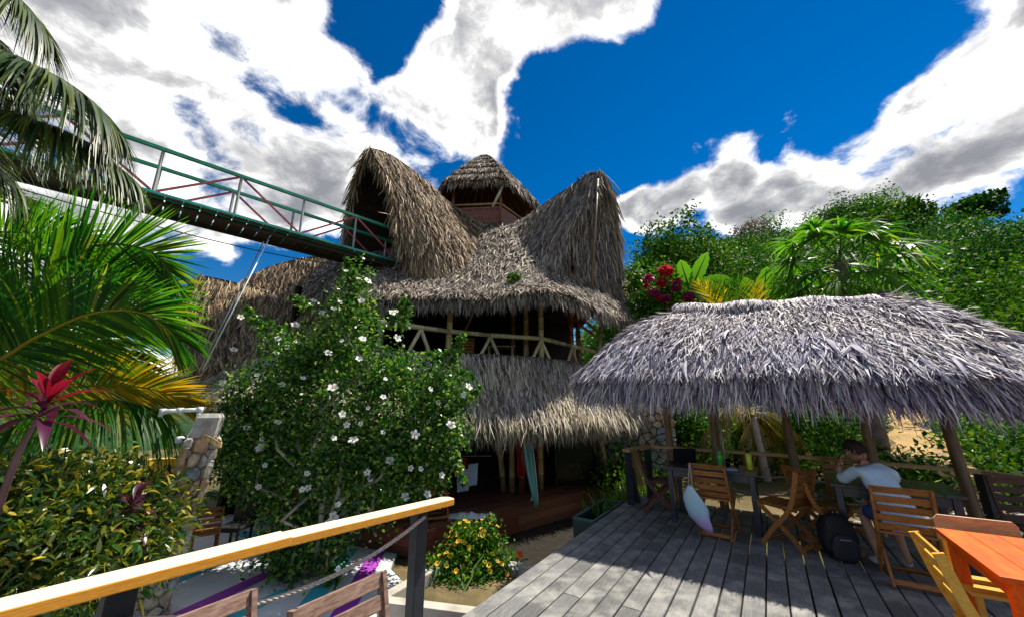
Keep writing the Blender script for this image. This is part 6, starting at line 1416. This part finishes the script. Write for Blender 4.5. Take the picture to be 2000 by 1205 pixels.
    t = thing('balcony_table', 'small light wooden table on the bamboo balcony', 'table', (-.35, 11.6, 2.58)); MB().box((0, 0, .72), (.9, .6, .035)).build('top', 'bamboo', t, False)
    for x in (-.36, .36):
        for y in (-.22, .22): MB().bar((x, y, 0), (x, y, .70), .05, .05, (0, 1, 0)).build('leg', 'bamboo', t, False)
    o = copy_tree([c for c in bpy.data.objects if c.get('label', '').startswith('pale') is False and c.name == 'folding_chair'][0]); o.location = (-1.35, 11.0, 2.58); o.rotation_euler = (0, 0, R(8)); tag(o, 'wooden folding chair on the bamboo balcony by the hammock', 'chair', 'slatted folding chairs')
    o = MB().bar((-0.68,11.40,4.68), (-0.57,11.40,4.68), .02, .07).build('paper_notice', 'paper_white'); tag(o, 'tiny white notice hanging in the dark balcony above the hammock', 'notice')
    # orange wall and dark speaker behind the pillar
    t = thing('orange_wall', 'low orange plastered wall behind the stone pillar', 'wall', (-6.3, 6.9, -.9)); MB().bar((-7.2, 6.4, -.1), (-5.5, 7.2, -.1), .15, 1.6).build('plaster', 'wall_orange', t, bevel=.01)
    t = thing('wooden_counter', 'brown wooden counter in the shade behind the hibiscus', 'counter', (-3.9, 8.6, -.86))
    for k in range(5): MB().bar((-5.0, 8.55, -.76 + k * .2), (-2.9, 8.8, -.76 + k * .2), .03, .192).build('plank', 'chair_wood', t)
    MB().bar((-5.05, 8.7, .14), (-2.85, 8.95, .14), .4, .05).build('counter_top', 'chair_wood', t)
    t = thing('black_stool', 'black upholstered chair behind the stone pillar', 'chair', (-4.75, 7.3, -.86)); MB().prism([(-.2, 0, .45), (.2, 0, .45), (.2, 0, .95), (.12, 0, 1.02), (-.12, 0, 1.02), (-.2, 0, .95)], (0, 1, .1), .07).build('backrest', 'black', t, False, bevel=.02); MB().box((0, -.2, .44), (.42, .42, .08)).build('seat', 'black', t, False, bevel=.02)
    for x in (-.17, .17):
        for y in (-.36, -.02): MB().bar((x, y, 0), (x, y, .40), .03, .03, (0, 1, 0)).build('leg', 'black', t, False)
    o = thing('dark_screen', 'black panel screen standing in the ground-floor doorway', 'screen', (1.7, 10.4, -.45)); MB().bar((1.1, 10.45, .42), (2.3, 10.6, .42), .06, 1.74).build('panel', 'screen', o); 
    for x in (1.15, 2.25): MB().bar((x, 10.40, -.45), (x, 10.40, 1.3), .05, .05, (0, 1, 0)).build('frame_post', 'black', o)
build_table_things()

# ------------------------------------------------------------------ the man at the dark table
def skinned(name, verts, edges, radii, mat, parent, sub=2, root=0):
    me = bpy.data.meshes.new(name); me.from_pydata(verts, edges, []); me.update()
    o = bpy.data.objects.new(name, me); col.objects.link(o)
    md = o.modifiers.new('skin', 'SKIN'); md.use_smooth_shade = True; md.branch_smoothing = .6
    for i, r in enumerate(radii):
        sv = me.skin_vertices[0].data[i]; sv.radius = r if isinstance(r, tuple) else (r, r); sv.use_root = (i == root)
    s = o.modifiers.new('sub', 'SUBSURF'); s.levels = sub; s.render_levels = sub
    dg = bpy.context.evaluated_depsgraph_get(); dg.update(); ev = o.evaluated_get(dg); m2 = bpy.data.meshes.new_from_object(ev); m2.name = name
    bpy.data.objects.remove(o); m2.materials.clear(); o2 = link(name, m2, mat, parent, None, True); return o2

def build_man():
    # local frame: +Y ahead (towards the table), +X to his right, seat height 0.46
    t = thing('person', 'man in a pale blue shirt leaning on the dark table, hand at his face', 'person', D(5.5, .93, 0), DROT + R(16))
    t.scale = (.9, .93, .96)
    J = {}
    V, E, Rr = [], [], []
    def v(n, p, r, par=None):
        J[n] = len(V); V.append(p); Rr.append(r)
        if par: E.append((J[par], J[n]))
    v('pelvis', (0, -.03, .56), (.15, .11)); v('waist', (0, .06, .705), (.145, .10), 'pelvis'); v('chest', (-.01, .205, .86), (.17, .115), 'waist'); v('upper', (-.02, .305, .958), (.15, .10), 'chest')
    v('neck0', (-.03, .375, 1.015), .062, 'upper'); v('neck', (-.04, .42, 1.056), .056, 'neck0')
    for s, n in ((1, 'r'), (-1, 'l')):
        v('hip' + n, (s*.10, .04, .545), (.088, .088), 'pelvis'); v('thigh' + n, (s*.125, .24, .535), .076, 'hip' + n); v('knee' + n, (s*.135, .44, .52), .056, 'thigh' + n)
        v('calf' + n, (s*.13, .40, .34), .054, 'knee' + n); v('shin' + n, (s*.13, .33, .2), .040, 'calf' + n); v('ankle' + n, (s*.13, .28, .09), .034, 'shin' + n); v('foot' + n, (s*.135, .34, .045), (.035, .030), 'ankle' + n); v('toe' + n, (s*.14, .44, .035), (.035, .022), 'foot' + n)
        v('sh' + n, (s*.165 - .01, .30, .955), .066, 'upper')
    v('elr', (.24, .51, .80), .044, 'shr'); v('far', (.17, .63, .785), .036, 'elr'); v('wrr', (.10, .71, .775), .027, 'far')
    v('ell', (-.24, .56, .80), .044, 'shl'); v('fal', (-.235, .565, .89), .038, 'ell'); v('wrl', (-.22, .565, .985), .027, 'fal')
    body = skinned('body', V, E, Rr, 'skin', t, 2, 0)
    # head: turned to his left, tilted down
    hb = bmesh.new(); bmesh.ops.create_uvsphere(hb, u_segments=28, v_segments=20, radius=1)
    M = Matrix.Translation((-.06, .475, 1.15)) @ Matrix.Rotation(R(52), 4, 'Z') @ Matrix.Rotation(R(-22), 4, 'X')
    for q in hb.verts:
        x, y, z = q.co; sx, sy, sz = .076, .098, .122
        if z < -.2: k = 1 + .34 * (z + .2); sx *= k; sy *= (1 + .12 * (z + .2))
        p = Vector((x*sx, y*sy, z*sz))
        if y > .55 and z < 0: p.y -= .004
        n_ = math.exp(-((x/.2)**2 + ((z + .1)/.24)**2)); p.y += .024 * n_ * (y > 0)             # nose
        e_ = math.exp(-(((abs(x) - .40)/.16)**2 + ((z - .06)/.10)**2)); p.y -= .011 * e_ * (y > 0)   # eye sockets
        m_ = math.exp(-((x/.32)**2 + ((z + .46)/.07)**2)); p.y += .006 * m_ * (y > 0)
        c_ = math.exp(-((x/.35)**2 + ((z + .85)/.18)**2)); p.y += .014 * c_ * (y > 0)
        q.co = M @ p
    hm = bpy.data.meshes.new('head'); hb.to_mesh(hm); hb.free(); link('head', hm, 'skin', body, None, True)
    for s in (-1, 1):
        ear = MB().tube([M @ Vector((s*.074, -.012, .03)), M @ Vector((s*.086, -.016, .012)), M @ Vector((s*.083, -.010, -.018)), M @ Vector((s*.074, -.002, -.034))], [.010, .016, .014, .007], 8, True, .6); ear.build('ear', 'skin', body, False, True)
        eye = MB().lathe([(.002, -.011), (.009, -.006), (.011, 0), (.009, .006), (.002, .011)], 10); eye.v = [tuple(M @ (Vector(q) + Vector((s*.031, .083, .008)))) for q in eye.v]; eye.build('eye', 'paint_white', body, False, True)
    # hair cap
    hb = bmesh.new(); bmesh.ops.create_uvsphere(hb, u_segments=32, v_segments=22, radius=1)
    import mathutils
    kill = []
    for q in hb.verts:
        x, y, z = q.co; nz = mathutils.noise.noise(Vector((x*5, y*5, z*5))); k = 1.07 + .05 * nz
        line = -.30 if y < -.05 else (.10 + .35 * max(0, y) if abs(x) > .55 else .42 - .02 * abs(x))
        if abs(x) > .75 and -.05 <= y < .3: line = -.02
        if z < line: kill.append(q)
        p = Vector((x*.076*k, y*.098*k, z*.122*k))
        if z < -.2: p.x *= 1 + .34 * (z + .2)
        q.co = M @ p
    bmesh.ops.delete(hb, geom=kill, context='VERTS'); hm = bpy.data.meshes.new('hair'); hb.to_mesh(hm); hb.free(); h = link('hair', hm, 'hair', t, None, True); sm = h.modifiers.new('solid', 'SOLIDIFY'); sm.thickness = .012; sm.offset = 1
    pts = np.array([tuple(q.co) for q in hm.vertices]); nn = np.array([tuple(q.normal) for q in hm.vertices]); i = rng.integers(0, len(pts), 900); cn = np.array(tuple(M.translation)); od = unit(pts[i] - cn)
    dv = np.cross(od, np.array((.3, .2, 1.0))) * rng.choice([-1, 1], (900, 1)) * .35 + od * .5 + np.array((0, 0, -.75)) + rng.normal(0, .25, (900, 3))
    V, Q = strips(pts[i] + od * .008 + rng.normal(0, .004, (900, 3)), dv, od, rng.uniform(.02, .045, 900), .004, 2, .2); mesh_np('hair_strands', V, Q, 'hair', h, world=False)['kind'] = 'stuff'
    # hands: palm and five fingers each
    def hand(w, d, up, s, curl):
        w, d, up = Vector(w), Vector(d).normalized(), Vector(up).normalized(); side = d.cross(up).normalized() * s
        V, E, Rr = [tuple(w), tuple(w + d*.045), tuple(w + d*.085)], [(0, 1), (1, 2)], [(.024, .016), (.036, .014), (.036, .013)]
        skinned('hand', V, E, Rr, 'skin', body, 1)
        for k, l in enumerate((.070, .080, .074, .058)):
            b = w + d*.075 + side*(-.027 + .018*k); c = curl; p1 = b + d*l*.45 - up*l*.12*c; p2 = p1 + d*l*.32*(1 - .4*c) - up*l*.3*c; p3 = p2 + d*l*.22*(1 - .7*c) - up*l*.3*c
            skinned('finger', [tuple(b), tuple(p1), tuple(p2), tuple(p3)], [(0, 1), (1, 2), (2, 3)], [.0092, .0088, .008, .0066], 'skin', body, 1)
        b = w + d*.02 - side*.024; p1 = b + d*.028 - side*.028 - up*.006; p2 = p1 + d*.03 - side*.010 - up*.008; skinned('thumb', [tuple(b), tuple(p1), tuple(p2)], [(0, 1), (1, 2)], [.011, .010, .0078], 'skin', body, 1)
    hand((.10, .71, .775), (-.85, .5, -.05), (0, 0, 1), 1, .35)
    hand((-.22, .565, .985), (.35, -.08, .92), (-.75, .6, .2), -1, .55)
    # shirt, shorts, shoes
    V, E, Rr = [], [], []; J.clear()
    v('hem', (0, -.06, .50), (.185, .135)); v('pelvis', (0, -.035, .58), (.18, .132), 'hem'); v('waist', (0, .05, .715), (.172, .125), 'pelvis'); v('chest', (-.01, .195, .865), (.192, .134), 'waist'); v('upper', (-.02, .29, .963), (.165, .112), 'chest'); v('collar', (-.03, .355, 1.01), .075, 'upper')
    for s, n in ((1, 'r'), (-1, 'l')): v('sh' + n, (s*.17 - .01, .29, .96), .082, 'upper')
    v('elr', (.235, .46, .835), .066, 'shr'); v('cuffr', (.20, .58, .80), .052, 'elr'); v('ell', (-.235, .52, .83), .066, 'shl'); v('cuffl', (-.24, .56, .885), .054, 'ell')
    o = skinned('shirt', V, E, Rr, 'shirt', t, 2, 1)
    for q in o.data.vertices:                       # cloth creases
        n = mathutils.noise.noise(Vector((q.co.x*9, q.co.y*9, q.co.z*5))) + .5 * mathutils.noise.noise(Vector((q.co.x*20, q.co.y*20, q.co.z*14))); q.co += q.normal * .017 * n
        if q.co.z < .455: q.co.z = .455 + (q.co.z - .455) * .1
    V, E, Rr = [], [], []; J.clear(); v('p', (0, -.03, .55), (.165, .10))
    for s, n in ((1, 'r'), (-1, 'l')): v('h' + n, (s*.10, .06, .55), .092, 'p'); v('t' + n, (s*.125, .24, .545), .086, 'h' + n); v('k' + n, (s*.132, .37, .535), .078, 't' + n)
    skinned('shorts', V, E, Rr, 'shorts', t, 2, 0)
    for s in (-1, 1):
        V = [(s*.13, .27, .075), (s*.135, .35, .05), (s*.14, .46, .04)]; skinned('shoe', V, [(0, 1), (1, 2)], [(.046, .05), (.048, .042), (.044, .03)], 'shoe', t, 2)
build_man()
